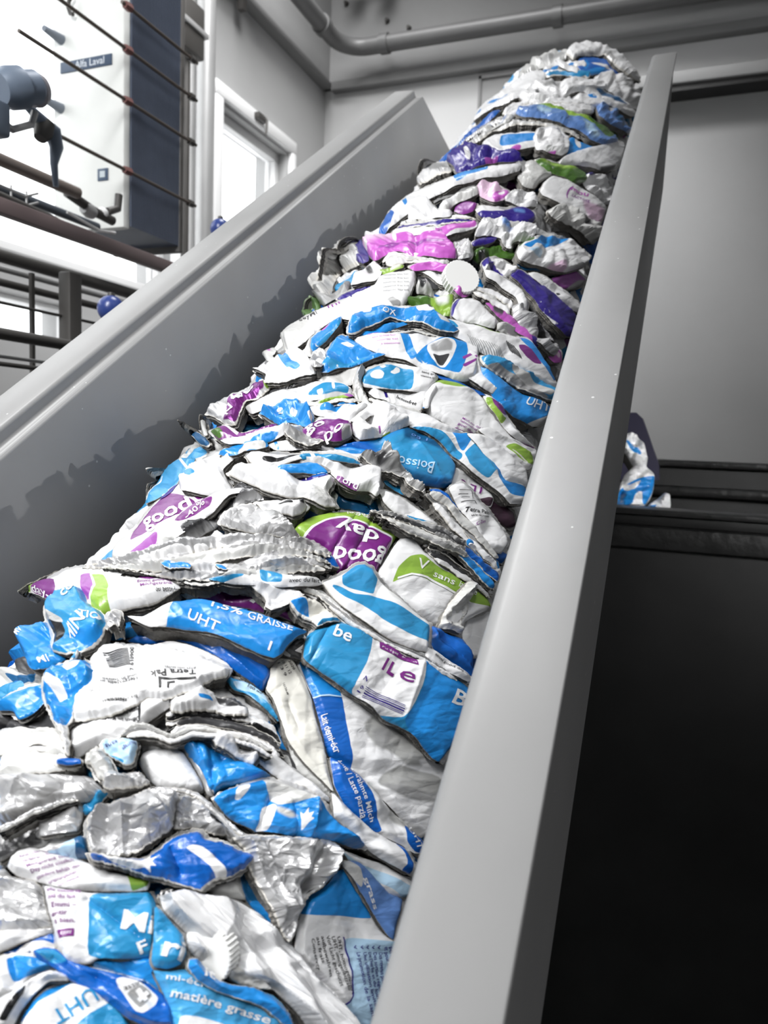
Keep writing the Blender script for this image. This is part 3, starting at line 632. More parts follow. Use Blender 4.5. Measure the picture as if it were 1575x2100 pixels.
def glyphs(body, bold=0.):
    cu = bpy.data.curves.new('t', 'FONT'); cu.body = body; cu.size = 1.; cu.offset = bold; cu.resolution_u = 2
    tmp = bpy.data.objects.new('t', cu); COL.objects.link(tmp); dg = bpy.context.evaluated_depsgraph_get()
    me = bpy.data.meshes.new_from_object(tmp.evaluated_get(dg)); bpy.data.objects.remove(tmp); bpy.data.curves.remove(cu)
    return me
def add_text(o, surf, items, up=.0006):
    """items: (text, colour, 'x0,y0 x1,y1' baseline in px, height px[, bold]) -> one printed_lettering child per colour"""
    by = {}
    for ii, it in enumerate(items): by.setdefault((it[1], ii if it[0] and it[3] >= 18 else -1), []).append(it)
    for (colr, _), its in by.items():
        bm = bmesh.new()
        for it in its:
            body, _, line, hgt = it[:4]; bold = it[4] if len(it) > 4 else .012
            lp = pts(line); sub = bmesh.new()
            if body is None:      # a polygon mark
                vs = [sub.verts.new((x, y, 0)) for x, y in lp]; sub.faces.new(vs)
                bmesh.ops.triangulate(sub, faces=sub.faces)
            else:
                me = glyphs(body, bold*.45); sub.from_mesh(me); bpy.data.meshes.remove(me)
                if not sub.verts: sub.free(); continue
                wdt = max(v.co.x for v in sub.verts); p0, p1 = np.array(lp[0]), np.array(lp[-1]); e = p1-p0; ln = np.linalg.norm(e)
                pm = np.array(lp[1]) if len(lp) == 3 else None
                for v in sub.verts:
                    tt = v.co.x/wdt; y = v.co.y/.7*hgt
                    if pm is None: b0 = p0+e*tt; tg = e/ln
                    else:
                        b0 = (1-tt)**2*p0+2*tt*(1-tt)*pm+tt*tt*p1; tg = 2*(1-tt)*(pm-p0)+2*tt*(p1-pm); tg = tg/np.linalg.norm(tg)
                    upv = np.array([tg[1], -tg[0]]); q = b0+upv*y; v.co = (q[0], q[1], 0)
            for _ in range(3):
                le = [e for e in sub.edges if e.calc_length() > 4.5]
                if not le: break
                bmesh.ops.subdivide_edges(sub, edges=le, cuts=1); bmesh.ops.triangulate(sub, faces=[f for f in sub.faces if len(f.verts) > 3])
            t = bpy.data.meshes.new('x'); sub.to_mesh(t); sub.free(); bm.from_mesh(t); bpy.data.meshes.remove(t)
        if not bm.verts: bm.free(); continue
        Y = np.array([(v.co.x, v.co.y) for v in bm.verts]); L, _, _, _ = surf(Y, up); Wd = toworld(L)-np.array(o.location)
        for v, w_ in zip(bm.verts, Wd): v.co = w_
        me = bpy.data.meshes.new('printed_lettering'); bm.to_mesh(me); bm.free(); me.materials.append(ink(colr))
        c = bpy.data.objects.new('printed_lettering', me); COL.objects.link(c); c.parent = o

ALL = []
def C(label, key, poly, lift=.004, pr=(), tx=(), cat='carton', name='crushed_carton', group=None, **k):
    prints = []  # ink shapes, plus dark patches painted where a sheet looks open
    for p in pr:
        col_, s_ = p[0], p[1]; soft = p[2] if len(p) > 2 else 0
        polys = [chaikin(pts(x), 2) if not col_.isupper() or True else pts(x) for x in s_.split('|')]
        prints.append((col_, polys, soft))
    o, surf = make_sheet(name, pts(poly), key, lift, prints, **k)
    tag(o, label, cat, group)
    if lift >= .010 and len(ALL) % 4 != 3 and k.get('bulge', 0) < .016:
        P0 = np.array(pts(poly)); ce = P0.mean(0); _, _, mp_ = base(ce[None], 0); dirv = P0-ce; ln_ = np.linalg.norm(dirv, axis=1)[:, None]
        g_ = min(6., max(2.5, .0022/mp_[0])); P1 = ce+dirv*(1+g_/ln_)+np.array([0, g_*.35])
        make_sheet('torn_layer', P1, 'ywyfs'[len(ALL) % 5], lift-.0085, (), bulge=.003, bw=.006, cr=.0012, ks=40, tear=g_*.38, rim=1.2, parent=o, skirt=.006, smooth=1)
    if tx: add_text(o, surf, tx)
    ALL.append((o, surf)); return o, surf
def STACK(label, top, bot, keys, lift=.004, name='crushed_carton', cr=.0014, tear=1.2, rim=1.2, tx=(), bulge=.004, **k):
    """a carton squashed edge-on: its folded layers show as thin wavy strips between two lines"""
    T, Bm = np.array(pts(top)), np.array(pts(bot))
    def along(A, n=24):
        l = np.concatenate([[0], np.cumsum(np.linalg.norm(np.diff(A, axis=0), axis=1))]); u = np.linspace(0, l[-1], n)
        return np.stack([np.interp(u, l, A[:, 0]), np.interp(u, l, A[:, 1])], 1)
    n = len(keys); a, b = along(T), along(Bm); cen = (a.mean(0)+b.mean(0))/2
    L, _, _ = base(cen[None], lift); r = empty(name, toworld(L)[0]); tag(r, label, 'carton')
    rnd = random.Random(sum(map(ord, label)))
    for i, kk in enumerate(keys):
        f0, f1 = i/n-.08, (i+1)/n+.12; j0 = np.array([rnd.uniform(-.35, .35)/n for _ in range(24)]); j0 = np.convolve(j0, [.25, .5, .25], 'same')
        u0, u1 = rnd.uniform(0, .1), rnd.uniform(.9, 1.)
        i0, i1 = int(u0*23), int(u1*23)+1
        up = a*(1-(f0+j0))[:, None]+b*(f0+j0)[:, None]; dn = a*(1-(f1+j0))[:, None]+b*(f1+j0)[:, None]
        up, dn = up[i0:i1], dn[i0:i1]; mid = (up[0]+dn[0])/2; mid2 = (up[-1]+dn[-1])/2
        up[0] = mid*.7+up[0]*.3; dn[0] = mid*.7+dn[0]*.3; up[-1] = mid2*.7+up[-1]*.3; dn[-1] = mid2*.7+dn[-1]*.3
        pol = np.concatenate([up, dn[::-1]])
        o, sf = make_sheet('folded_layer', pol, kk, lift+rnd.uniform(-.002, .003), (), bulge=bulge, bw=.006, cr=cr, tear=tear, rim=rim, parent=r, smooth=1, asp=3., ks=34, **k)
        if tx and i == n//2: add_text_child = tx
    return r
# ================================================================ cartons, front of the bale first
A = math.pi
C('carton with the turned white strip reading UHT at the bottom left corner', 't', '25,2140 45,2075 90,2022 150,2008 205,2022 250,2062 275,2105 280,2140', .012,
  [('w', '20,2110 70,2062 147,2015 190,2020 236,2050 180,2080 135,2120 60,2135'), ('b', '30,2100 50,2060 90,2025 150,2005 150,2013 90,2045 45,2095')],
  [('UHT', 't', '190,2024 103,2078', 30, .03)], cr=.001, bulge=.012, bw=.02)
C('deep blue folded carton with a cross badge near the bottom edge', 'B', '66,1948 90,1942 117,1945 140,1968 187,1983 245,1996 300,2010 335,2037 356,2060 358,2110 310,2108 260,2088 232,2063 200,2037 143,2010 108,1982 72,1962', .016,
  [('w', '235,2009 250,2002 285,2008 325,2045 320,2060 290,2080 272,2074'), ('s', '257,2037 290,2016 315,2040 284,2072'), ('t', '66,1948 110,1945 140,1968 110,1978')],
  [('SUISSE', 'K', '300,2006 252,2024', 8), (None, 'w', '277,2032 286,2026 304,2048 295,2055', 0), (None, 'w', '279,2050 300,2031 306,2038 285,2057', 0)], cr=.001, creases=[((110, 1965), (330, 2060), -.004, .004)])
C('deep teal carton underside tucked below the block reading Mi', 'b', '180,1962 250,1966 322,1958 334,1985 338,2040 305,2014 250,1996 190,1984', .010, cr=.001, bulge=.009)
C('white carton flap with a torn blue end above the bottom left ribbons', 'w', '-10,1960 30,1952 75,1955 118,1972 112,1988 70,2002 30,2030 -10,2050', .010,
  [('b', '13,1967 35,1958 100,1972 120,1982 63,2001 25,2016')], tear=1, rim=1.5, cr=.002)
C('white looping ribbon carton with a painted black gap at the bottom left', 'w', '-10,2050 30,2026 62,2004 105,1990 140,2000 142,2012 100,2012 66,2040 40,2075 25,2110 -10,2130', .014, [('K', '2,2098 20,2062 35,2040 52,2014 50,2040 30,2072 16,2100')], cr=.002)  # black patch paints the dark of the gap
C('blue carton arch with a white swoosh left of the purple com box', 'B', '-10,1958 35,1930 70,1908 110,1904 124,1925 124,1945 90,1952 40,1958', .006, [('w', '30,1952 50,1934 90,1928 124,1942 118,1952 70,1944 45,1958')], cr=.001)
C('thin white carton strip bent over the blue arch on the left edge', 'w', '-10,1905 60,1898 112,1900 112,1910 70,1922 30,1938 -10,1956', .010, cr=.0015, tear=1, rim=1)
C('bright silver foil block on the left edge beside the purple text', 'f', '-10,1792 30,1796 70,1803 88,1822 92,1850 99,1880 110,1902 60,1908 -10,1912', .010, cr=.003, ks=40, tear=1.5, rim=2)
C('white and blue carton block with purple text and a large white Mi', 'w', '88,1812 130,1822 180,1830 245,1828 310,1826 320,1850 322,1900 322,1950 312,1962 250,1966 200,1964 186,1975 150,1978 128,1966 115,1930 103,1880', .015,
  [('t', '181,1832 245,1826 318,1822 328,1900 328,1962 250,1970 178,1962 182,1900')],
  [('elle conserve', 'P', '97,1830 165,1830', 8), ('nal du lait', 'P', '99,1845 155,1842', 8), ('Emmi –', 'p', '106,1863 157,1859', 10, .02), ('entir', 'p', '106,1881 139,1877', 10, .02), ('t bien.', 'p', '113,1896 155,1893', 10, .02),
   (None, 'p', '117,1910 153,1906 152,1922 122,1926', 0), ('.com', 'w', '122,1921 150,1917', 9, .02), ('Mi', 'w', '243,1903 312,1917', 38, .05), ('F', 'w', '285,1958 307,1948', 24, .04)],
  cr=.0008, bulge=.010, creases=[((180, 1842), (318, 1945), -.004, .003), ((181, 1870), (181, 1960), .001, .003)])
C('small light blue corner carton reading ri next to the screw cap', 't', '317,1855 330,1864 350,1886 378,1915 386,1955 372,1978 345,1986 318,1982 312,1968 316,1930', .022,
  (), [('ri', 'w', '325,1958 374,1972', 42, .05)], cr=.0008, bulge=.008)
C('light blue carton reading matière grasse on the bottom edge', 'l', '312,1988 345,1992 385,1986 420,1998 470,2018 520,2024 562,2042 590,2070 612,2140 360,2140 352,2070 332,2025', .018,
  [('w', '366,2082 400,2084 460,2100 500,2140 360,2140')],
  [('mi-écrémé', 'w', '336,2009 400,2018 474,2046', 13, .02), ('matière grasse', 'w', '346,2044 440,2062 548,2100', 17, .04)], cr=.0008, bulge=.008)
C('raised blue fold with torn lettering crossing above the matière panel', 'b', '387,1966 405,1964 425,1990 452,2012 485,2020 525,2024 565,2044 600,2080 612,2125 580,2098 540,2065 490,2048 445,2034 405,2012 385,1985', .026,
  (), [('it', 'w', '412,2000 438,2010', 20, .04)], cr=.0012, tear=1, rim=1.2, bulge=.006)
C('large crumpled white carton fanning out to the right of the screw cap', 'w', '325,1838 345,1832 368,1824 400,1832 440,1838 480,1842 530,1872 580,1915 620,1960 655,2005 700,2050 755,2140 655,2140 615,2085 590,2060 560,2030 520,2016 490,2012 455,1985 430,1950 395,1925 360,1895 335,1872', .014,
  (), (), cr=.0042, ks=34, asp=6, rot=.78, bulge=.009, creases=[((480, 1850), (720, 2080), -.005, .003), ((440, 1850), (640, 2010), .004, .004), ((400, 1840), (600, 1990), -.004, .003)])
C('small dark label scrap printed AT beside the white fan', 'd', '333,1828 352,1820 360,1822 358,1836 340,1846 335,1842', .02, (), [('AT', 'w', '338,1836 355,1833', 9)], cr=.0005)
C('white pleated carton neck bulging out below the ridged screw cap', 'w', '388,1905 410,1900 432,1912 460,1930 480,1955 500,1985 506,2000 480,2000 450,1996 420,1975 396,1955 382,1935', .019, cr=.004, ks=60, asp=7, rot=.7, bulge=.014, bw=.02)
C('grey crumpled carton base with a star shaped knot', 'y', '466,1985 490,1978 520,1990 545,2005 560,2030 530,2028 500,2020 470,2005', .022, cr=.004, ks=60, bulge=.01)
C('dark navy tiled carton scrap at the bottom edge', 'n', '620,1998 655,2003 690,2045 725,2085 765,2140 690,2140 650,2110 635,2060', .010,
  [('y', '640,2054 668,2052 690,2085 685,2095 645,2090'), ('G', '680,2095 715,2092 740,2120 690,2125'), ('c', '628,2015 648,2018 650,2024 630,2020')], cr=.0008)
C('white carton with rotated black text and a pale blue box beside the rail', 'w', '600,1955 608,1905 618,1872 632,1837 665,1822 690,1788 705,1780 730,1815 760,1868 790,1915 830,1930 850,2000 830,2140 760,2140 730,2100 700,2062 655,2008 620,1975', .008,
  [('b', '612,1877 630,1836 665,1820 690,1788 706,1780 740,1832 762,1886 700,1878'), ('c', '697,1922 760,1926 830,1932 850,2000 830,2140 770,2140 740,2108 700,2062 716,2040 712,1990')],
  [(t_, 'K', l_, 7.5) for t_, l_ in (('Conserver', '628,1925 642,1990'), ('au frais', '639,1922 652,1975'), ('aufbewahren', '650,1920 668,2002'), ('Vor Licht geschützt', '661,1920 688,2022'), ('UHT, omogeneizzato', '671,1921 704,2030'), ('UHT, homogenisiert', '682,1921 712,2038'))] +
  [(t_, 'n', l_, 7.5) for t_, l_ in (('La promotion de la santé', '722,1952 728,2000 752,2092'), ('Une utilisation limitée de', '734,1952 740,2000 762,2092'), ("De l'herbe et du foin suisses", '745,1952 751,2000 770,2092'), ('Des sorties régulières au', '756,1952 761,2000 776,2075'), ('Des revenus plus équitables', '767,1952 771,2000 784,2060'),
   ('et pour les espèces', '776,1940 790,2020', ), ('perspectives', '785,1940 797,2000'), ('La progression', '794,1940 804,1990'))] + [('v', 'n', '%d,1938 %d,1946' % (x, x+1), 7) for x in (718, 730, 741, 752, 763)] +
  [(None, 'n', '696,1921 699,1921 714,1990 716,2040 702,2064 699,2062 713,2040 711,1990', 0)], cr=.0006, bulge=.006, creases=[((606, 1955), (700, 2060), .002, .003)])
C('mid blue carton strip with a white word running down beside the rail', 'u', '700,1768 722,1764 738,1768 770,1798 802,1832 830,1842 824,1880 808,1930 796,1916 762,1862 742,1832 724,1800', .014,
  [('y', '700,1768 718,1764 735,1780 744,1800 742,1822 722,1800')], [('grass', 'w', '744,1800 756,1835 768,1866', 10, .03)], cr=.0007, bulge=.006)
C('silvery white glossy carton strip above the mid blue one at the rail', 'c', '702,1742 735,1752 770,1764 800,1774 850,1808 842,1842 820,1846 795,1836 760,1800 728,1772', .012, [('w', '700,1742 740,1752 800,1774 850,1808 846,1822 790,1790 740,1772'), ('w', '760,1800 795,1836 830,1846 800,1822')], cr=.001, bulge=.012, bw=.02)
C('white carton band ending in a blue cap at the rail', 'w', '683,1620 708,1644 735,1672 763,1700 795,1716 820,1728 836,1736 852,1770 846,1795 828,1786 795,1766 760,1740 717,1695 688,1676', .018,
  [('B', '815,1728 836,1732 856,1770 850,1800 825,1785 828,1765')], cr=.0008, bulge=.011, bw=.018)
C('large white carton with milk splash picture and a blue band reading Lait demi-écrémé', 'w', '603,1346 622,1350 650,1364 700,1398 740,1428 800,1466 860,1520 905,1562 930,1620 895,1700 868,1724 800,1655 750,1600 712,1573 673,1550 655,1480 640,1430 615,1375', .008,
  [('m', '752,1512 742,1485 770,1462 800,1466 822,1472 842,1505 876,1532 878,1550 850,1560 862,1572 830,1572 800,1545 770,1530', 3), ('s', '760,1500 790,1490 800,1510 780,1540 762,1530', 5), ('m', '770,1606 782,1590 815,1568 850,1580 900,1592 900,1650 820,1632', 2), ('s', '772,1608 792,1606 860,1622 900,1630 900,1650 820,1636', 3), ('B', '607,1346 628,1354 652,1366 683,1405 697,1435 712,1520 722,1582 690,1560 670,1550 650,1477 637,1420'), ('b', '607,1346 628,1354 652,1366 683,1405 697,1435 640,1432 630,1400')],
  [('Lait demi-écr', 'w', '656,1468 664,1505 682,1548', 11, .015), (None, 'c', '641,1431 668,1429 694,1432 694,1434 668,1432 641,1434', 0)], cr=.0005, bulge=.006, skirt=.02)
C('lower half of the milk carton band reading entrahmte Milch with a blue UHT disc', 'w', '674,1548 712,1572 750,1600 800,1655 868,1727 880,1745 850,1752 830,1736 800,1722 765,1707 735,1680 710,1655 684,1610', .013,
  [('B', '674,1548 712,1571 749,1599 782,1708 762,1706 735,1682 710,1655 684,1610'), ('m', '810,1640 835,1650 855,1690 835,1700 815,1690 800,1670', 3), ('B', '829,1692 848,1698 885,1740 880,1752 850,1748 830,1724')],
  [('émé / Latte parzia', 'w', '688,1562 712,1610 738,1680', 11, .015), ('entrahmte Milch', 'w', '714,1577 732,1620 755,1687', 11, .015), ('UHT', 'w', '835,1698 850,1742', 10, .03)], cr=.0005, bulge=.005)
C('off white narrow carton panel with a date stamp beside the blue band', 'o', '556,1350 580,1346 601,1348 614,1375 640,1430 652,1480 668,1530 674,1580 684,1628 662,1602 622,1562 592,1520 577,1480 560,1430 545,1412 555,1382', .012,
  (), [('2020', 'K', '590,1356 600,1376', 6), ('10 11 12', 'K', '575,1356 592,1385', 6), ('1 3 9', 'K', '566,1360 582,1390', 6), ('1617A-M', 'K', '577,1404 586,1428', 4.5)], cr=.001, bulge=.004, creases=[((590, 1440), (612, 1490), -.002, .002), ((577, 1480), (684, 1625), .001, .003)])
C('white carton tongue lying under the off white date panel', 'w', '527,1557 537,1534 562,1542 603,1572 645,1600 680,1634 682,1646 650,1630 615,1614 583,1602 553,1580', .015, cr=.001, bulge=.009)
C('grey printed label scrap between white carton tongues', 'd', '552,1530 590,1535 610,1565 622,1590 600,1578 572,1552', .006, [('s', '554,1532 572,1534 580,1552 570,1552'), ('y', '575,1548 590,1552 600,1574 590,1570')], cr=.0006)
C('thin off white carton edge sliding behind the white tongue', 'y', '583,1492 600,1510 622,1560 652,1592 684,1632 690,1650 668,1630 640,1606 612,1580 596,1545', .008, cr=.001)
STACK('stack of squashed layers with black and white print left of the date panel', '340,1462 400,1450 460,1456 520,1470 560,1492 592,1530', '340,1518 380,1500 430,1502 500,1518 550,1540 592,1575', 'wKwdKww', .012, cr=.0012)
C('torn white carton mouth with a ragged opening painted dark', 'w', '345,1432 372,1428 398,1412 412,1404 428,1412 445,1426 470,1424 490,1432 508,1450 512,1466 480,1466 440,1456 400,1456 350,1466', .020, [('d', '432,1412 455,1402 480,1412 500,1440 505,1452 480,1446 450,1440', 1), ('b', '405,1433 430,1430 440,1438 410,1440')], cr=.003, tear=2.5, rim=2.5)  # the opening is shade painted on the sheet in dark grey
C('teal carton side with a small nutrition box left of the date panel', 't', '452,1372 480,1388 506,1396 540,1420 568,1460 575,1480 545,1452 505,1420 478,1412', .014, [('c', '478,1395 506,1396 545,1425 560,1450 520,1420 485,1412')],
  [('100 ml', 'K', '505,1406 535,1424', 5), ('4h 110', 'K', '490,1392 512,1404', 6)], cr=.001)
C('deep blue carton sheet arching below the UHT tube', 'B', '258,1313 280,1300 310,1290 350,1286 387,1290 430,1302 462,1313 505,1334 550,1352 560,1385 540,1418 512,1398 480,1375 455,1352 417,1328 380,1316 340,1311 300,1318', .010,
  [('w', '300,1296 325,1290 338,1300 320,1306 305,1304'), ('w', '432,1312 450,1306 462,1313 450,1324'), ('r', '462,1306 485,1316 490,1330 470,1324')], cr=.0012, bulge=.008, creases=[((440, 1318), (525, 1400), .003, .004)])
C('thin white carton lip curving under the deep blue sheet', 'w', '300,1322 340,1312 385,1318 425,1332 470,1358 478,1374 450,1366 410,1346 350,1330', .014, [('t', '410,1348 428,1350 438,1362 418,1360')], cr=.001)
C('blue carton tube reading 1,5% graisse UHT with a white folded end', 'b', '256,1262 292,1264 322,1244 345,1232 370,1228 400,1226 445,1234 490,1242 545,1258 600,1278 634,1292 612,1302 592,1320 578,1340 562,1348 540,1342 500,1322 455,1303 400,1288 352,1281 305,1284', .030,
  [('w', '250,1262 320,1238 352,1226 366,1228 350,1250 342,1283 300,1290')],
  [('1,5%', 'w', '427,1247 458,1253 496,1266', 14, .03), ('GRAISSE', 'w', '505,1271 550,1284 597,1299', 13, .012), ('UHT', 'w', '383,1272 410,1282 446,1296', 20, .02), ('1', 'w', '541,1332 552,1336', 16, .03)], cr=.0009, bulge=.009, bw=.013, skirt=.02)
C('short grey carton end with a white outlined 2', 'd', '571,1326 585,1310 602,1298 634,1288 634,1312 624,1352 605,1346 585,1342', .017, [('y', '571,1326 583,1332 600,1344 590,1346 575,1338')], [('2', 'w', '604,1334 628,1340', 32, .03)], cr=.0008)
C('large blue carton tube with a white band reading 1L e and a white B', 't', '630,1300 652,1284 676,1276 700,1274 735,1284 770,1296 812,1310 850,1328 900,1352 940,1384 972,1412 960,1470 930,1530 908,1566 880,1534 845,1500 800,1473 755,1440 712,1412 680,1388 648,1366 622,1348', .024,
  [('w', '766,1290 830,1316 870,1340 868,1366 864,1395 848,1440 824,1474 780,1462 718,1416 742,1372 758,1335'), ('b', '868,1340 940,1380 975,1410 960,1480 908,1570 862,1522 824,1474 852,1440 867,1392')],
  [('be', 'w', '676,1306 712,1322', 26, .03), ('naturellement bien.', 'K', '779,1312 853,1345', 6), ('Pour se sentir', 'K', '792,1308 850,1333', 5), (None, 'p', '777,1318 782,1317 852,1355 852,1366 777,1330', 0), ('emmi-good-day.com', 'w', '781,1328 849,1362', 5.5),
   ('1L', 'p', '774,1370 804,1388', 27, .07), ('e', 'p', '810,1391 840,1404', 30, .01), ('7', 'n', '744,1404 752,1394', 9), ('19', 'n', '736,1424 744,1412', 8), ('B', 'w', '915,1440 942,1451', 30, .04)] +
  [(None, 'n', '%g,%g %g,%g %g,%g %g,%g' % (746-k*.6, 1410+k*3.4, 825-k*.6, 1448+k*3.4, 825-k*.6, 1448+k*3.4+w_, 746-k*.6, 1410+k*3.4+w_), 0) for k, w_ in ((0, 1.2), (1, 1), (2, 1.8), (3.1, 2.6), (4.4, 1.2), (5.2, 1))],
  cr=.0009, bulge=.013, bw=.022, skirt=.02, creases=[((676, 1280), (640, 1350), -.003, .003), ((866, 1350), (828, 1472), .0015, .002)])
C('white carton with a blue stripe and blue scuffed top resting on the 1L tube', 'w', '662,1192 690,1180 712,1170 730,1157 748,1154 766,1162 776,1180 800,1208 850,1250 888,1277 884,1302 881,1338 842,1328 790,1303 738,1268 704,1244 680,1216', .030,
  [('t', '700,1182 716,1168 732,1155 750,1152 768,1162 776,1186 766,1220 740,1214 700,1202'), ('t', '676,1200 700,1206 725,1220 765,1223 808,1240 885,1286 884,1320 808,1287 742,1243 705,1228')], (), cr=.0008, bulge=.007, tear=.6, rim=1)
C('deep blue folded carton end beside the rail right of the striped one', 'B', '880,1276 908,1292 930,1302 950,1308 968,1348 972,1392 950,1376 922,1356 880,1322', .022, cr=.0022, ks=40, asp=4, rot=.8, creases=[((885, 1285), (965, 1370), -.004, .003), ((900, 1290), (965, 1345), .003, .003)])
STACK('thin grey layered carton edge squeezed between the striped carton and the 1L tube', '655,1212 735,1266 800,1304 880,1338 968,1394', '648,1228 722,1286 790,1322 866,1358 962,1418', 'ywswd', .026, cr=.0008)
C('narrow white carton strip with tiny print touching the rail', 'w', '878,1322 925,1352 968,1384 966,1402 920,1378 874,1348', .029, (), [('emmi good day lait', 'K', '892,1342 958,1388', 5)], cr=.0006)
C('white carton with a green wave reading sans lactose beside the rail', 'w', '776,1186 780,1165 800,1134 818,1106 836,1094 858,1106 872,1132 900,1148 950,1188 1000,1220 1012,1246 975,1262 955,1275 945,1306 918,1296 890,1280 850,1255 806,1214', .016,
  [('g', '801,1198 815,1163 838,1142 862,1139 888,1158 942,1186 976,1200 1012,1228 1010,1246 960,1236 908,1208 868,1188 842,1182 815,1190')],
  [('V', 'w', '850,1166 872,1172', 20, .01), ('sans', 'w', '884,1182 925,1202', 13, .015), ('lactose', 'w', '934,1204 972,1222', 13, .015), (None, 'w', '812,1186 840,1178 872,1184 912,1206 962,1236 962,1239 910,1210 870,1188 840,1182 812,1190', 0)], cr=.001, bulge=.009)
C('crumpled translucent white flap over the end of the green wave', 'y', '928,1226 944,1206 960,1190 974,1196 972,1216 962,1236 964,1256 950,1272 946,1304 925,1292 900,1288 908,1262', .022, cr=.004, ks=60, tear=1, rim=1.5)
C('smooth pale carton corner showing between rail and green wave', 'w', '946,1266 975,1255 1010,1244 1010,1300 985,1350 962,1352 948,1310', .008, cr=.0004)
C('purple and green carton bulge with big white words upside down', 'g', '596,1084 612,1062 640,1048 680,1041 733,1038 775,1050 807,1066 832,1086 815,1104 795,1140 778,1172 748,1160 717,1164 700,1166 688,1138 667,1115 632,1108', .018,
  [('w', '612,1106 640,1078 665,1065 705,1060 762,1080 812,1098 800,1130 778,1175 695,1170 665,1115'), ('p', '617,1108 645,1080 668,1068 705,1064 762,1084 808,1101 798,1130 777,1172 697,1170 665,1115')],
  [('good', 'w', '792,1134 745,1128 690,1116', 32, .05), ('day', 'w', '780,1096 735,1082 690,1070', 24, .05), ('laktosefrei', 'o', '800,1066 760,1050 712,1046', 11, .02), ('lactose', 'o', '805,1080 780,1072 745,1056', 7)],
  cr=.0012, bulge=.016, bw=.028, creases=[((738, 1044), (668, 1150), -.0025, .002), ((770, 1055), (710, 1165), -.0025, .002)])
C('twisted white carton with a large wrinkled barcode and upside down black print', 'w', '180,1372 192,1345 215,1322 245,1320 290,1324 340,1326 400,1338 445,1356 474,1372 466,1388 440,1392 418,1406 405,1416 372,1424 340,1438 300,1432 270,1450 230,1466 180,1478 146,1484 150,1452 150,1430 185,1400', .024,
  (), [('Tetra Pak', 'K', '402,1381 355,1381 310,1387', 12, .03), ('JETZT WAS GUTES', 'K', '402,1374 340,1376', 4.5), ('Hergestellt in', 'K', '286,1398 212,1406', 6), ('und in Suisse', 'K', '284,1392 215,1400', 6), ('lira industriale', 'K', '282,1428 222,1442', 6), ('zipressi', 'K', '262,1436 214,1444', 6),
   ('CO 2017', 'K', '212,1420 182,1426', 6), (None, 'K', '327,1398 365,1400 365,1403 332,1402 332,1418 327,1418', 0), (None, 'K', '365,1400 402,1398 402,1402 365,1404', 0), (None, 'K', '344,1406 360,1406 360,1410 348,1410 348,1420 344,1420', 0)] +
  [(None, 'K', '%g,%g %g,%g %g,%g %g,%g' % (208+k*1.5, 1334+k*3.1, 264+k*.6, 1332+k*3.2, 264+k*.6, 1333.3+k*3.2, 208+k*1.5, 1335.6+k*3.1), 0) for k in range(13)] + [('7 610900', 'K', '278,1386 276,1330', 8)],
  cr=.0018, ks=34, tear=2, rim=2.2)
C('torn blue and white carton corner left of the wrinkled barcode', 'w', '88,1398 95,1378 110,1366 138,1356 168,1352 186,1360 196,1376 196,1396 172,1416 150,1436 150,1470 138,1492 146,1520 143,1552 134,1545 126,1506 112,1480 102,1455 90,1432', .028,
  [('b', '88,1398 98,1374 138,1356 170,1352 190,1364 196,1392 150,1434 148,1466 132,1498 110,1478 100,1452 90,1432'), ('w', '130,1372 150,1366 172,1366 168,1374 140,1380'), ('w', '104,1392 128,1400 138,1424 122,1440 112,1420 98,1408')], cr=.003, ks=38, tear=2, rim=1.8)
C('white carton sheet with upside down storage text under the wrinkled barcode', 'w', '140,1545 140,1500 150,1488 207,1462 287,1440 300,1428 325,1424 350,1420 358,1446 330,1462 300,1479 262,1498 240,1512 213,1522 180,1540 160,1552', .018,
  [('d', '285,1440 292,1436 290,1470 284,1480')], [('Öffnen im Kühlschrank', 'K', '288,1472 235,1472 182,1476', 8, .02), ('gegen konsumieren', 'K', '288,1456 212,1462', 8, .02), ('re, A', 'K', '290,1444 272,1446', 7)], cr=.0016, bulge=.009)
STACK('grey rolled carton edge winding in an S below the storage text', '240,1508 273,1484 300,1482 330,1496 353,1508 372,1496 390,1484 433,1490 523,1516 590,1552', '246,1518 285,1506 318,1510 350,1524 378,1514 395,1506 440,1508 520,1532 585,1572', 'ysw', .026, cr=.0012)
C('crumpled white carton tongue hanging under the S shaped edge', 'w', '430,1506 452,1500 490,1512 520,1528 536,1540 530,1556 522,1566 495,1556 465,1540 440,1530', .022, cr=.003, ks=45, tear=1.2, rim=1.5)
C('smooth bulging white carton face in the lower middle', 'w', '278,1548 292,1532 320,1522 350,1520 378,1532 398,1562 418,1596 424,1616 395,1622 360,1616 325,1606 300,1582', .016, cr=.0012, bulge=.016, bw=.03)
C('grey carton shoulder between the smooth white face and the blue tube', 's', '345,1520 372,1514 392,1540 415,1575 432,1608 440,1636 424,1630 415,1600 395,1562 372,1532', .012, cr=.001)
C('glossy bright blue carton tube twisting below the black and white stack', 'b', '368,1518 385,1508 402,1507 432,1514 470,1540 523,1560 568,1588 540,1596 508,1604 465,1611 444,1624 426,1613 413,1577 392,1548', .018,
  [('w', '425,1618 440,1612 446,1626 436,1640 424,1630')], cr=.0022, bulge=.018, bw=.028, ks=22, creases=[((430, 1520), (440, 1612), -.005, .004), ((400, 1512), (412, 1560), -.004, .003)])
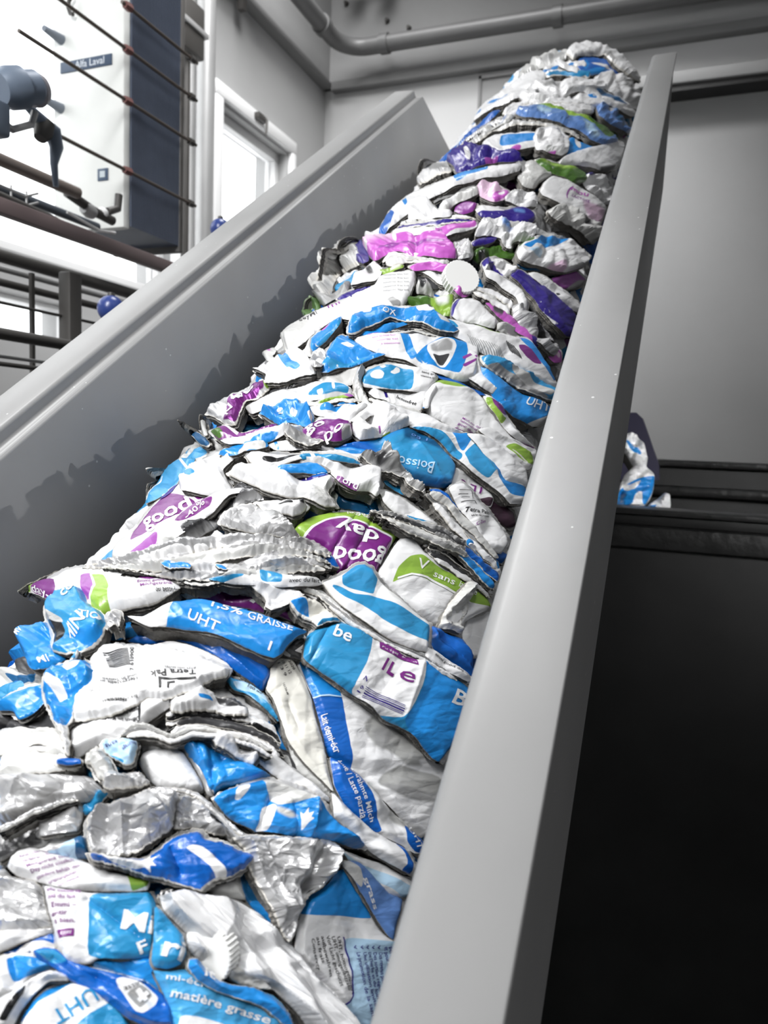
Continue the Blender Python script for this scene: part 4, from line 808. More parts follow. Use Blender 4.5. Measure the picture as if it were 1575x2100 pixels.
C('glossy blue carton with white drops and a small white hand shape', 'b', '436,1638 455,1624 478,1616 510,1603 545,1594 600,1606 645,1630 662,1640 687,1677 722,1706 760,1735 742,1740 683,1722 630,1720 580,1710 527,1702 467,1668', .022,
  [('w', '480,1640 482,1622 495,1606 514,1603 508,1622 490,1642'), ('y', '538,1598 560,1592 645,1628 655,1636 605,1648 565,1654 548,1624'), ('w', '527,1702 534,1658 560,1648 566,1654 552,1690 548,1704'), ('y', '560,1652 590,1664 608,1676 590,1680 565,1668', 3), ('w', '608,1664 614,1676 622,1658 622,1674 632,1668 626,1680 634,1682 624,1690 616,1706 612,1692')],
  cr=.003, ks=26, bulge=.014, bw=.02, creases=[((555, 1640), (530, 1700), -.005, .003), ((640, 1640), (636, 1715), .005, .004), ((600, 1650), (612, 1712), -.004, .003)])
C('torn silver foil pouch opening in the lower middle', 'f', '176,1682 196,1662 222,1650 247,1642 272,1630 300,1620 345,1622 372,1636 362,1655 356,1680 352,1704 330,1716 312,1730 283,1748 240,1756 187,1752 178,1722', .022,
  cr=.0045, ks=24, bulge=.006, tear=2.2, rim=3, creases=[((200, 1668), (300, 1672), .004, .002), ((250, 1660), (252, 1750), .004, .002), ((300, 1640), (350, 1700), .004, .003)])
C('silver foil edge rolling right from the torn pouch', 'f', '355,1640 382,1630 402,1634 432,1660 458,1690 468,1716 440,1712 417,1702 385,1700 354,1702', .017, [('K', '425,1668 445,1680 452,1702 436,1692', 1)], cr=.0045, ks=40, tear=1.5, rim=2)
STACK('rolled grey foil strips sweeping right above the blue swoosh', '290,1612 340,1614 400,1624 450,1660 500,1712 570,1716 640,1726', '300,1624 350,1630 392,1642 440,1690 490,1738 560,1742 640,1752', 'fwfsf', .014, cr=.0022)
C('wide crumpled grey foil sheet torn to a point in the lower right', 'f', '470,1716 520,1712 575,1716 630,1718 680,1722 702,1740 698,1765 690,1790 666,1822 634,1838 614,1872 606,1920 596,1935 584,1918 566,1890 545,1852 525,1815 506,1775 500,1740', .020,
  cr=.005, ks=20, bulge=.006, tear=1.8, rim=2.6, creases=[((610, 1760), (600, 1900), .006, .004), ((660, 1740), (640, 1820), -.004, .004), ((530, 1740), (590, 1860), .004, .003)])
C('dark blue carton strip showing left of the pointed foil', 'T', '492,1786 512,1775 530,1820 552,1860 578,1905 560,1900 530,1872 508,1850 494,1820', .010, [('b', '508,1850 530,1845 580,1905 560,1905')], cr=.001)
C('grey carton scrap between blue swoosh and white fan', 'y', '412,1808 445,1806 475,1796 494,1790 498,1820 508,1846 480,1842 440,1836', .010, cr=.0015)
C('large blue carton flap with a white crescent and white splash hand', 'B', '180,1746 215,1752 255,1758 298,1758 325,1740 345,1722 366,1709 390,1703 412,1702 424,1718 455,1724 490,1740 532,1752 514,1772 492,1790 470,1800 440,1806 415,1826 382,1818 335,1803 295,1794 240,1776 188,1766', .027,
  [('w', '186,1744 255,1762 292,1766 312,1748 306,1764 324,1760 308,1770 322,1780 306,1778 310,1792 296,1780 280,1784 230,1770'), ('w', '378,1742 392,1735 413,1740 443,1763 467,1798 452,1812 427,1779 402,1757'), ('y', '412,1700 426,1716 455,1722 440,1732 420,1722'), ('y', '440,1800 470,1796 450,1815 420,1832 410,1822')],
  cr=.0018, bulge=.008, tear=2.2, rim=2.6, creases=[((350, 1740), (372, 1790), -.004, .003), ((440, 1760), (480, 1790), -.003, .003)])
C('white carton with slanted purple German text above the Mi block', 'w', '12,1776 18,1756 36,1740 62,1736 100,1744 150,1754 200,1776 250,1786 312,1802 304,1826 268,1828 215,1826 160,1824 108,1816 66,1802 30,1792', .012,
  [('g', '254,1785 308,1802 302,1818 270,1828 264,1806')],
  [('durch unser neues', 'p', '44,1766 110,1745', 6.5), ('Verfahren schmeckt', 'p', '50,1775 128,1752', 6.5), ('Milchgetränk vom', 'p', '58,1784 142,1760', 6.5), ('Day nicht süsslich', 'p', '66,1794 152,1767', 6.5), ('sondern behält den', 'p', '76,1804 164,1778', 6.5), ('ursprünglichen', 'p', '100,1812 158,1790', 6.5), ('Geschmack.', 'p', '118,1817 165,1800', 6.5)], cr=.0014, bulge=.009)
C('rolled pale blue carton tube with an end painted dark as if open', 'c', '84,1736 110,1722 140,1712 165,1702 182,1712 186,1735 182,1752 145,1750 110,1742', .020, [('T', '148,1712 168,1701 186,1712 186,1752 150,1750 156,1730'), ('w', '84,1736 120,1720 138,1716 120,1736')], cr=.001, bulge=.02, bw=.03, tear=.8, rim=1)  # dark teal patch stands for shade inside the tube
C('wide pale foil sheet bulging on the left edge', 'f', '-10,1592 43,1578 90,1574 133,1575 175,1580 204,1590 214,1612 176,1630 125,1638 67,1656 22,1682 -10,1696', .020, cr=.0028, ks=18, bulge=.016, bw=.03, tear=1, rim=1.5, creases=[((20, 1645), (60, 1600), .003, .002)])
C('bright wrinkled foil patch below the pale foil sheet', 'f', '78,1664 110,1652 160,1638 170,1660 168,1682 160,1702 120,1710 76,1714', .014, cr=.003, ks=30)
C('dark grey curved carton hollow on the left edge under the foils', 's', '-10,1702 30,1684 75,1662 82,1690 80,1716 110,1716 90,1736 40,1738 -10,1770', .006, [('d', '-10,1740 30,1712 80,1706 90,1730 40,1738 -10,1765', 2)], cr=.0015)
STACK('thin torn foil lip curving along the underside of the pale foil', '-10,1698 22,1684 67,1658 125,1640 176,1632', '-10,1712 26,1694 70,1668 128,1648 178,1642', 'wy', .026, cr=.001)
STACK('stack of white carton layers with broken print on the left edge', '-10,1502 40,1498 90,1496 125,1502 150,1540 172,1556', '-10,1592 43,1578 90,1572 133,1574 160,1580 178,1584', 'ywwywwy', .014, cr=.0015)
C('small blue carton end poking out of the white layers', 'B', '114,1556 140,1552 164,1555 166,1564 140,1568 116,1566', .026, cr=.0004)
C('torn rag of white carton with blue printed words in the centre left', 'c', '205,1516 240,1512 280,1514 282,1530 276,1560 262,1570 240,1556 215,1544', .026, [('t', '215,1545 240,1548 256,1560 240,1566')], [('fourrage', 'n', '276,1520 250,1536', 9), ('sans', 'n', '240,1518 215,1528', 7)], cr=.003, tear=2, rim=1.5)
C('frayed grey white paper shred hanging in the centre left', 'y', '180,1545 200,1532 216,1545 232,1570 238,1590 228,1606 212,1600 196,1590 190,1572 176,1560', .030, cr=.004, ks=50, tear=2.5, rim=3)
C('frayed crumpled foil knot above the torn pouch', 'f', '206,1585 232,1578 262,1582 284,1576 298,1590 310,1606 286,1612 262,1618 236,1622 212,1620', .024, cr=.005, ks=50, tear=2.5, rim=2)
C('teal crumpled carton bits tucked left of the torn pouch', 't', '168,1640 190,1622 214,1618 236,1622 216,1640 196,1654 178,1672 162,1672', .010, [('y', '200,1622 230,1622 215,1634')], cr=.003, tear=2, rim=1.5)
C('bright blue carton ribbon pointing left at the left edge', 'b', '-10,1442 10,1428 33,1414 60,1404 98,1398 104,1416 92,1434 77,1450 55,1462 33,1472 22,1452 -10,1452', .014, [('w', '20,1412 60,1398 100,1392 100,1404 60,1412 30,1424')], cr=.0018, bulge=.009)
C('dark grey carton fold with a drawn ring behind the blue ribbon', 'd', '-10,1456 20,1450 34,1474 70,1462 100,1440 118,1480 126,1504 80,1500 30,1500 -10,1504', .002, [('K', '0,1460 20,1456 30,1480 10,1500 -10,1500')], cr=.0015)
C('white crumpled carton end above the blue ribbon on the left', 'y', '-12,1384 8,1372 30,1366 52,1380 96,1384 92,1398 60,1404 20,1416 -12,1430', .000, [('T', '14,1386 90,1388 70,1400 30,1402')], cr=.003, tear=1.5, rim=1.5)
C('long white carton with green and purple end caps jutting out to the left', 'w', '38,1211 54,1198 78,1190 108,1178 135,1164 165,1158 200,1156 250,1156 290,1158 330,1172 362,1188 372,1204 352,1216 330,1224 290,1234 258,1242 226,1248 205,1258 192,1250 180,1232 166,1216 140,1222 110,1228 88,1224 60,1214', .026,
  [('p', '76,1194 100,1188 118,1194 120,1210 112,1228 88,1226 66,1214'), ('g', '36,1211 54,1196 80,1190 72,1204 60,1216'), ('y', '130,1162 200,1152 270,1152 286,1166 200,1178 140,1180', 4), ('P', '166,1182 190,1178 200,1204 182,1232 172,1222'), ('g', '186,1180 216,1182 228,1206 224,1252 200,1262 184,1240 198,1208'), ('w', '186,1180 190,1180 202,1206 186,1232 184,1228 196,1206'), ('p', '272,1178 300,1174 346,1180 330,1188 305,1192 286,1188')],
  [('day', 'w', '68,1214 96,1224', 10, .02), ('Emmi good day', 'p', '284,1201 360,1195', 7, .02), ('Milchgetränk', 'p', '290,1209 356,1203', 6, .02), ('der besonder', 'K', '322,1218 368,1211', 6.5), ('sans lactose', 'w', '284,1184 332,1183', 4.5)], cr=.0016, bulge=.012, bw=.016, tear=1, rim=1)
STACK('shredded silver and white torn layers with bits of blue above the long white carton', '130,1164 180,1156 250,1150 300,1140 360,1118 430,1106 500,1100 560,1108 620,1122 700,1150', '280,1176 330,1186 380,1194 430,1188 470,1184 520,1176 560,1170 610,1166 660,1168 700,1182', 'fwfywfwfy', .028, cr=.003, tear=2.4, rim=1.8)
for lb_, pp_ in (('small shred of blue film lying on the torn silver layers', '328,1150 345,1146 362,1152 376,1148 396,1158 388,1164 364,1162 350,1166 334,1160'), ('second tiny shred of blue film further right on the silver layers', '440,1158 452,1156 462,1162 468,1168 452,1168 444,1164')):
    C(lb_, 'b', pp_, .040, [('w', '350,1150 362,1154 350,1158')], cr=.002, tear=2, rim=1, bulge=.003, skirt=.003)
C('blue twisted carton lump with white lettering on the far left', 'b', '35,1316 36,1300 44,1286 68,1278 98,1268 104,1290 106,1322 136,1345 118,1358 84,1370 62,1372 46,1342', .020, (), [('lait', 'w', '48,1290 70,1282', 9, .02), ('MV', 'w', '50,1318 60,1304', 10, .02), ('MI', 'w', '82,1364 104,1358', 9, .02)], cr=.0035, ks=26, bulge=.014, bw=.02)
C('torn teal carton panel with big white letters around a painted dark hole', 't', '90,1250 98,1230 120,1216 150,1208 174,1206 182,1238 216,1262 222,1282 208,1310 165,1334 130,1338 104,1336 110,1300 96,1272', .026,
  [('K', '101,1272 118,1276 134,1284 140,1300 134,1312 118,1322 106,1330 102,1300', 1), ('y', '90,1250 100,1258 116,1270 138,1282 140,1290 112,1280 96,1270'), ('b', '104,1330 140,1306 215,1290 208,1312 165,1336')],  # black patch paints the darkness of the hole
  [('co', 'w', '142,1240 166,1216', 18, .03), ('TIO', 'w', '170,1278 214,1288', 13, .03), ('V', 'w', '98,1232 112,1228', 12, .02), ('MIN', 'w', '146,1312 158,1316 186,1282', 22, .02)], cr=.0025, tear=1.8, rim=2.2)
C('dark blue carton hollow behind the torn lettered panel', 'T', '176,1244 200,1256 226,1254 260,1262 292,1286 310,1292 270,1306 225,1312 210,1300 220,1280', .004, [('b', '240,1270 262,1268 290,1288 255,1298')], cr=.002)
C('crumpled silver ball of foil right of the torn lettered panel', 'f', '222,1258 232,1250 248,1256 250,1270 244,1284 234,1276 220,1284 218,1270', .036, cr=.005, ks=90, bulge=.010, tear=2, rim=1)
C('twisted grey cardboard spike under the blue lump on the left', 'y', '92,1384 112,1368 138,1350 158,1328 162,1336 146,1356 122,1372 104,1388', .032, [('t', '140,1346 158,1330 152,1348')], cr=.002, tear=1.5, rim=1)
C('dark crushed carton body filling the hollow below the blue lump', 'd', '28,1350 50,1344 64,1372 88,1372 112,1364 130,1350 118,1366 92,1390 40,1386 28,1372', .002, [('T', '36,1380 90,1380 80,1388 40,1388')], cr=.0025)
C('purple carton band reading day bent over the UHT tube', 'p', '364,1210 385,1202 403,1200 437,1190 480,1194 520,1204 545,1222 585,1250 612,1258 642,1270 638,1282 600,1272 556,1252 520,1244 470,1235 417,1221 380,1220', .008,
  [('c', '360,1206 385,1198 408,1200 404,1224 380,1228'), ('k', '560,1248 600,1252 630,1268 596,1268'), ('g', '596,1268 632,1262 644,1272 638,1288 620,1284')],
  [('day', 'w', '464,1214 500,1220 542,1240', 18, .06)], cr=.0015, bulge=.012, bw=.018)
C('crumpled white carton flap with black marks over the purple band', 'w', '478,1192 510,1188 560,1196 600,1206 628,1218 600,1232 572,1244 556,1248 544,1240 548,1226 520,1206', .026, [('K', '484,1196 500,1196 530,1216 542,1232 536,1234 515,1214')], cr=.003, tear=1.5, rim=1)
C('white and blue folded strip with black boisson print', 'w', '424,1188 450,1180 500,1170 537,1160 577,1174 615,1176 652,1180 665,1196 640,1200 583,1202 530,1198 470,1194', .030,
  [('t', '424,1188 455,1178 502,1172 500,1186 450,1194'), ('t', '533,1158 577,1174 579,1196 536,1190 532,1178')], [('boisson lac', 'K', '598,1186 652,1184', 8, .02), ('avec du lait', 'K', '592,1196 655,1195', 5)], cr=.0016)
C('white crumpled carton corner above the teal tube with torn green bits', 'o', '590,1232 620,1222 646,1228 668,1244 690,1262 700,1274 670,1276 650,1286 640,1270 612,1256', .027, [('b', '590,1226 628,1236 640,1262 612,1254'), ('t', '646,1284 660,1270 690,1268 700,1276 672,1286')], cr=.0025, tear=2, rim=1.5)
STACK('pale folded carton edges running behind the striped white carton', '600,1188 650,1196 690,1222 740,1260 800,1296', '612,1212 650,1226 690,1258 730,1282 780,1306', 'ywyw', .022, cr=.0014)
C('large torn foil flap standing up in the middle of the bale', 'f', '448,1072 462,1050 483,1036 517,1030 545,1040 567,1053 592,1076 616,1102 600,1106 555,1096 510,1090 470,1084', .024, [('s', '540,1042 567,1053 592,1076 616,1102 590,1102 560,1078', 6)], cr=.003, ks=26, bulge=.008, tear=1, rim=1)
C('foil lined opening painted dark inside, left of the torn foil flap', 'f', '352,1110 368,1096 384,1076 410,1060 433,1044 452,1024 472,1008 500,998 520,1000 545,1010 566,1018 540,1028 500,1032 478,1036 455,1060 440,1080 410,1100 385,1116 366,1128', .010, [('d', '372,1106 400,1076 440,1046 470,1014 500,1004 540,1012 520,1022 484,1030 452,1056 420,1090 385,1112', 4)], cr=.003, ks=32)  # soft dark patch puts inner shade into the foil colour
C('blue carton strip rising right above the shredded layers', 'B', '556,1106 590,1108 633,1118 666,1130 684,1142 700,1166 676,1160 645,1148 600,1130', .026, [('y', '560,1110 600,1116 640,1134 610,1128')], cr=.0015, tear=1, rim=1)
C('grey frayed carton flap just left of the purple and green bulge', 's', '570,1098 600,1104 625,1102 650,1112 668,1124 682,1142 655,1136 620,1124 590,1120', .030, cr=.004, ks=44, tear=2.2, rim=2)
C('upright white carton with a large purple panel reading good on the left', 'w', '226,1152 228,1128 240,1110 268,1092 288,1068 304,1046 330,1018 348,1000 370,985 395,984 420,988 444,1002 470,1008 440,1040 400,1070 360,1092 338,1112 330,1130 290,1156 258,1158', .010,
  [('y', '226,1152 228,1128 268,1092 290,1066 304,1046 290,1082 272,1108 262,1130 250,1150'), ('p', '270,1118 278,1090 300,1060 330,1026 352,1014 380,1018 402,1032 404,1042 370,1058 330,1078 300,1096'), ('g', '372,1006 392,1000 430,1018 424,1024 396,1008'), ('p', '384,1008 396,1010 420,1024 408,1030')],
  [('good', 'w', '302,1088 340,1072 398,1042', 26, .05), (None, 'n', '328,1030 332,1014 352,996 364,988 366,998 356,1012 342,1024', 0), ('Emmi', 'w', '334,1020 362,998', 8, .02)], cr=.0012, bulge=.010)
C('folded white carton edge with a purple oval in front of the good panel', 'w', '246,1150 262,1134 290,1112 322,1086 352,1066 372,1048 398,1030 430,1014 470,1000 500,994 530,998 500,1004 470,1012 438,1046 392,1078 352,1108 340,1120 338,1140 290,1158 262,1160', .020,
  [('p', '358,1072 366,1050 392,1030 420,1018 438,1022 432,1038 400,1058 376,1070'), ('P', '258,1140 280,1112 306,1098 328,1098 326,1116 318,1136 276,1140'), ('w', '256,1142 318,1136 318,1142 258,1150'), ('g', '232,1152 262,1128 276,1116 262,1142 250,1156')],
  [('-40%', 'w', '384,1068 422,1034', 12, .02)], cr=.0012, bulge=.006)
C('purple and white carton tip below the folded edge on the left', 'p', '258,1158 272,1146 300,1138 322,1138 318,1150 300,1158', .026, [('w', '270,1146 300,1140 318,1140 300,1146')], [('ai', 'w', '276,1158 306,1150', 10, .04)], cr=.001)
C('ragged white carton tab hanging at the base of the good panel', 'y', '318,1112 338,1102 358,1096 362,1122 352,1148 330,1152 318,1136', .028, cr=.003, tear=2, rim=1.5)
C('white crumpled carton shaped like a hand with a blue smear', 'w', '366,990 380,972 404,952 427,932 440,922 452,924 462,932 488,928 478,944 455,962 466,984 480,1002 456,1012 430,1014 395,1010 372,1008', .018, [('b', '384,978 400,974 408,980 396,988 386,986')], cr=.003, ks=30, bulge=.012)
C('teal triangular carton fold sticking out left behind the good panel', 't', '296,1034 304,1012 322,982 334,964 352,948 370,936 402,938 392,956 372,978 345,1006 322,1022', .006, [('w', '366,940 372,940 388,960 382,962'), ('w', '296,1034 326,990 334,968 330,990 304,1026')], cr=.001)
C('thin grey carton spike pointing left above the teal fold', 'y', '296,960 306,956 330,958 348,962 344,968 334,976 316,970 300,968', .004, [('t', '320,960 348,962 340,970 325,966')], cr=.001)
C('small white and teal carton tab left of the teal fold', 'w', '300,990 316,984 334,980 328,1000 312,1022 298,1036 300,1012', .002, [('t', '308,984 334,980 326,996 314,998')], cr=.001)
C('white crumpled carton with a blue oval badge in the middle left', 'w', '466,972 482,962 500,956 530,953 563,953 590,956 613,962 645,966 667,968 688,980 682,998 672,1010 686,1026 692,1040 664,1038 640,1030 620,1020 590,1021 560,1012 540,1006 522,996 494,984', .024,
  [('w', '605,975 625,966 650,964 672,968 686,976 674,985 650,990 622,986'), ('n', '609,975 628,967 650,966 670,969 682,976 670,984 650,988 624,984'), ('B', '640,972 662,968 676,976 660,984 640,984'), ('y', '645,1000 670,990 690,1036 668,1036 640,1022', 3)], [('Emmi', 'w', '678,972 626,974', 9, .03)], cr=.003, ks=34, tear=.8, rim=1)
C('bright blue carton lip lying over the oval badge', 'b', '560,958 576,951 600,948 625,947 650,948 668,958 676,967 640,968 610,966 572,966', .030, cr=.001, bulge=.008)
C('grey carton pocket between the hand shape and the badge carton', 's', '462,972 476,962 500,960 516,974 530,990 520,1000 490,998 472,990', .010, cr=.001)
C('white rolled carton ends with painted black slits above the foil flap', 'w', '520,1030 556,1026 590,1022 625,1030 632,1038 620,1052 600,1058 580,1052 560,1052 540,1046', .026, [('K', '566,1032 596,1034 602,1042 582,1040'), ('K', '612,1034 622,1034 624,1042 612,1044')], cr=.003, tear=1, rim=1)  # slits are black patches painted for the dark inside
C('grey carton ridge next to the green start of the purple and green bulge', 's', '570,1060 600,1060 614,1062 604,1078 592,1088 580,1080', .014, cr=.001)
C('white carton tail with purple letters right of the oval badge', 'w', '600,942 650,938 700,947 745,956 783,964 784,985 780,1012 772,1018 758,1004 733,1006 712,998 693,987 677,967 650,956 620,950', .022,
  [('p', '690,976 704,984 738,1000 728,1008 700,996 688,988'), ('n', '735,954 762,956 776,962 758,964 738,960')], [('ord', 'w', '700,990 732,1004', 10, .03)], cr=.0025, bulge=.010)
C('dark navy carton behind the white tail', 'T', '670,1000 700,1002 740,1012 790,1020 830,1040 880,1062 890,1080 840,1078 790,1062 730,1046 695,1040', .000, cr=.0015)
C('white carton blade folded to a sharp tip right of the tail', 'w', '776,1000 796,1004 833,1022 866,1046 898,1070 902,1080 880,1076 840,1060 812,1048 788,1028', .020, [('t', '830,1052 866,1064 898,1080 860,1074')], cr=.001, bulge=.008)
C('small blue carton with the letters illo beside the grey torn ridge', 't', '780,978 800,974 822,972 840,984 850,1004 860,1022 836,1016 812,1004 792,992', .016, [('b', '806,972 824,974 846,1000 838,1004')], [('ilo', 'w', '814,990 842,1008', 12, .05)], cr=.002)
C('dark grey torn cardboard ridge rising in front of the blue Boisson sheet', 's', '735,938 752,926 775,930 784,918 790,906 796,910 794,924 806,938 824,956 840,972 862,1000 872,1018 850,1008 830,984 812,972 790,966 764,954', .030, [('d', '750,934 776,936 800,950 780,958', 2)], cr=.005, ks=50, tear=2, rim=1)
STACK('thin brown grey board layers under the torn ridge', '600,924 650,924 700,924 740,934 790,962 830,986', '620,936 660,938 704,944 750,958 792,974 826,998', 'wysw', .020, cr=.0014)
C('blue carton lip above the white tail', 't', '596,934 625,928 650,926 690,930 730,940 742,950 700,944 660,938 625,940', .027, [('w', '632,927 642,926 650,938 640,938')], cr=.001)
C('white looped carton edge with a painted dark slit left of the blue lip', 'w', '502,934 512,926 530,924 565,926 600,928 640,932 620,940 590,946 560,952 530,952 512,946', .026, [('K', '536,944 560,936 600,932 625,932 600,938 570,944 548,950')], cr=.0012, tear=.8, rim=1)  # shade inside the loop painted as a black patch
C('blue curled carton edge over the white hand shape', 'b', '444,928 456,920 475,910 495,904 525,904 548,904 552,914 530,922 500,922 485,930 465,932', .024, [('y', '500,908 520,906 548,912 540,922 508,920 494,930 486,928'), ('t', '530,904 550,903 550,914')], cr=.0018)
C('long white carton strip with small blue accents above the dark slit', 'w', '540,906 575,900 610,898 650,900 690,905 735,916 790,936 820,948 780,946 740,938 700,926 650,920 600,922 562,922', .018,
  [('b', '560,906 566,904 574,920 568,922'), ('b', '680,916 700,912 735,916 790,936 740,934 700,926')], cr=.0016)
C('large blue carton sheet with upside down Boisson lettering', 'B', '690,910 730,900 767,893 800,882 833,872 867,880 900,907 925,934 940,958 932,994 905,993 870,986 845,982 822,970 800,950 780,936 740,926', .022,
  [('t', '760,900 810,884 836,874 868,882 905,912 936,956 930,990 880,986 840,978 800,950', 14), ('T', '826,880 860,880 890,904 912,930 880,918 850,905 826,900', 3)],
  [('Boisson', 'c', '886,956 850,950 800,934', 20, .02), ('1 Eo', 'u', '878,905 842,892', 7, .02)], cr=.0012, bulge=.012, bw=.02, creases=[((850, 900), (905, 985), .002, .003)])
C('white carton flap with upside down purple 1L behind the black printed strip', 'w', '936,956 952,964 972,980 1000,1004 1014,1020 1008,1042 985,1032 955,1012 925,998 930,975', .018, [('r', '972,1026 1000,1020 1010,1026 1006,1040')], [('1L e', 'p', '994,1002 944,984', 15, .02)], cr=.0008)
C('dark plum carton end between the 1L flap and the rail', 'r', '1012,1020 1030,1028 1056,1048 1060,1080 1042,1082 1025,1066 1006,1044', .014, cr=.0008)
C('white carton with blue triangles spanning to the rail above Boisson', 'w', '836,872 880,874 915,880 955,888 975,896 990,908 1010,934 1034,956 1066,984 1086,1010 1072,1034 1046,1034 1030,1016 1000,988 964,962 938,936 905,902 868,882', .028,
  [('t', '838,872 880,876 900,884 930,910 950,930 945,944 915,916 880,888'), ('b', '926,882 956,888 968,896 952,926 940,910'), ('t', '952,928 976,906 1006,940 1018,966 1008,968 1000,984 960,952'), ('b', '1002,940 1022,946 1034,980 1050,994 1090,1006 1070,1022 1040,1016 1018,986')], cr=.0008, bulge=.007, creases=[((955, 888), (1040, 1020), .002, .002)])
C('plain white carton sheet edging the blue triangles at the rail', 'w', '958,886 985,888 1002,894 1040,922 1084,962 1086,1000 1066,994 1040,986 1018,962 1000,938 976,908', .033, cr=.0008, bulge=.006)
C('outer white carton edge with a green patch beside the rail', 'w', '980,878 1010,874 1036,890 1060,902 1092,924 1098,950 1082,966 1060,950 1036,926 1008,900', .026, [('g', '1036,914 1056,906 1096,930 1092,954 1078,952 1060,940'), ('o', '1048,922 1052,921 1080,950 1076,951')], cr=.0008)
C('white narrow carton with black line print and small frame beside the rail', 'w', '918,1002 932,992 952,988 970,1004 985,1026 1005,1048 1040,1092 1046,1116 1030,1136 1012,1130 990,1112 966,1068 940,1032', .030,
  (), [('Tetra Pak', 'K', '952,1049 1002,1056', 8, .03), ('wir würzen', 'K', '964,1060 1000,1062', 4.5), ('C-Zem', 'P', '975,1078 994,1072', 6)] + [(None, 'K', s_, 0) for s_ in ('936,1008 964,1006 968,1024 967,1024 963,1007 936,1009', '944,1030 972,1028 976,1034 975,1034 971,1029 944,1031', '936,1016 956,1015 956,1016 936,1017', '942,1022 960,1021 960,1022 942,1023')], cr=.001, bulge=.009)
C('deep blue carton strip sliding behind the black printed strip', 'B', '880,1000 900,1000 922,1012 955,1054 985,1092 1015,1120 1044,1136 1034,1156 1012,1148 975,1108 940,1064 908,1028', .022, cr=.001)
STACK('curled white and grey carton blade above the grey layers', '872,1004 896,1006 930,1036 970,1074 1036,1156', '874,1026 905,1052 950,1098 984,1132 1026,1176', 'ysw', .027, cr=.0014)
STACK('dark grey crushed board layers running right from the good day bulge', '756,1046 810,1054 860,1068 905,1080 940,1104 976,1122', '782,1064 830,1084 870,1100 905,1118 940,1132 968,1146', 'sdsys', .028, cr=.0018, tear=2)
STACK('blue and white crushed carton ends pressed against the rail', '950,1104 975,1112 1000,1138 1034,1164', '940,1134 972,1164 1000,1194 1022,1212', 'bwBdb', .024, cr=.0018)
STACK('black and white crushed carton edges above the green wave', '866,1116 890,1110 925,1124 965,1160 1020,1214', '884,1144 920,1162 950,1184 985,1208 1014,1236', 'wKwsdw', .020, cr=.0016)
STACK('small twisted white and purple carton edges right of the purple and green bulge', '800,1088 840,1096 880,1112 930,1124', '830,1096 860,1108 882,1126 920,1136', 'dpw', .012, cr=.0014)
C('large white carton panel with small purple print beside the rail', 'w', '868,826 872,804 880,788 905,778 935,780 968,796 993,813 1020,857 1053,898 1078,910 1104,920 1100,952 1060,930 1033,910 1005,894 983,887 947,886 910,864 880,848', .020,
  [('g', '888,782 903,770 933,777 969,797 935,799 905,792'), ('p', '1058,898 1080,900 1104,916 1090,922 1070,914')], [(t_, 'P', '%g,%g %g,%g' % (944-k*4, 862+k*5.4, 1010-k*4, 892+k*5.4), 4.2) for k, t_ in enumerate(('Milch aus der Schweiz', 'laktosefrei und gut', 'pour une vie sans', 'digestion légère', 'bien frais'))], cr=.001, bulge=.009, creases=[((880, 800), (985, 800), .002, .002)])
C('thin carton strip with purple circle wedged between two white panels', 'w', '990,808 1008,812 1032,832 1042,852 1060,880 1086,904 1098,916 1072,906 1046,890 1020,857', .024, [('g', '992,812 1006,818 1022,846 1030,856 1040,856 1030,870 1016,850'), ('p', '1002,812 1020,822 1038,840 1040,852 1026,852 1010,832')], cr=.001)
C('white carton with a blue panel and three white milk drops', 'w', '738,776 748,758 770,748 800,744 850,748 885,756 902,770 892,786 880,802 845,800 800,794 760,792 742,788', .022,
  [('t', '741,774 766,752 800,750 848,760 847,799 792,793 743,786'), ('w', '758,772 766,764 778,762 788,768 784,778 770,780 760,778'), ('w', '776,754 786,752 792,756 784,760'), ('w', '798,766 806,762 812,754 820,756 820,764 808,770')], [('sans gras', 'K', '862,768 896,774', 4), ('vitamine D', 'K', '860,776 888,782', 4)], cr=.0012, bulge=.009)
C('white carton sides with a black bar below the milk drop panel', 'w', '752,790 790,793 845,799 882,802 874,824 868,842 830,834 800,824 770,818 756,806', .014, [('n', '783,794 790,794 796,818 789,818')], [('lactosefree', 'K', '812,816 852,832', 6)], cr=.0022)
C('white carton edge standing upright in front of the purple print panel', 'w', '866,836 872,818 884,796 892,784 900,796 886,812 880,836', .026, [('b', '852,836 872,832 870,842 856,842')], cr=.001)
C('long pale carton flap leading into the blue Boisson sheet', 'w', '756,816 790,822 833,834 872,846 910,864 955,886 930,890 890,882 850,876 820,862 785,840', .026, cr=.0012, bulge=.008)
C('grey crumpled gusset left of the milk drop panel', 'y', '724,776 740,752 750,760 740,780 746,800 758,824 770,846 742,830 728,806', .024, cr=.004, ks=50, tear=1, rim=1)
C('white carton with blue V, shield and a photo badge', 'w', '722,692 760,684 813,682 850,682 890,686 930,692 958,700 984,712 980,745 974,776 950,780 920,770 887,760 860,748 833,738 795,728 755,716 735,704', .022,
  [('b', '816,682 836,684 856,736 840,740'), ('b', '848,738 866,716 884,702 908,692 930,692 952,698 958,722 950,748 940,770 908,758 872,748'), ('w', '876,708 890,700 910,697 930,702 934,714 926,736 912,756 896,752 882,736 874,720'), ('s', '882,710 896,702 914,700 926,708 924,724 884,724', 2), ('d', '884,728 900,732 922,728 908,752 896,748'), ('P', '944,736 972,724 974,728 948,742'), ('P', '944,752 975,738 976,742 950,758')],
  [(t_, 'k', '%g,%g %g,%g' % (754+k*9, 694+k*7, 805+k*5, 687+k*8), 3) for k, t_ in enumerate(('lait upérisé 1,5%', 'sans lactose bon', 'conserver frais', 'à consommer'))], cr=.0008, bulge=.008)
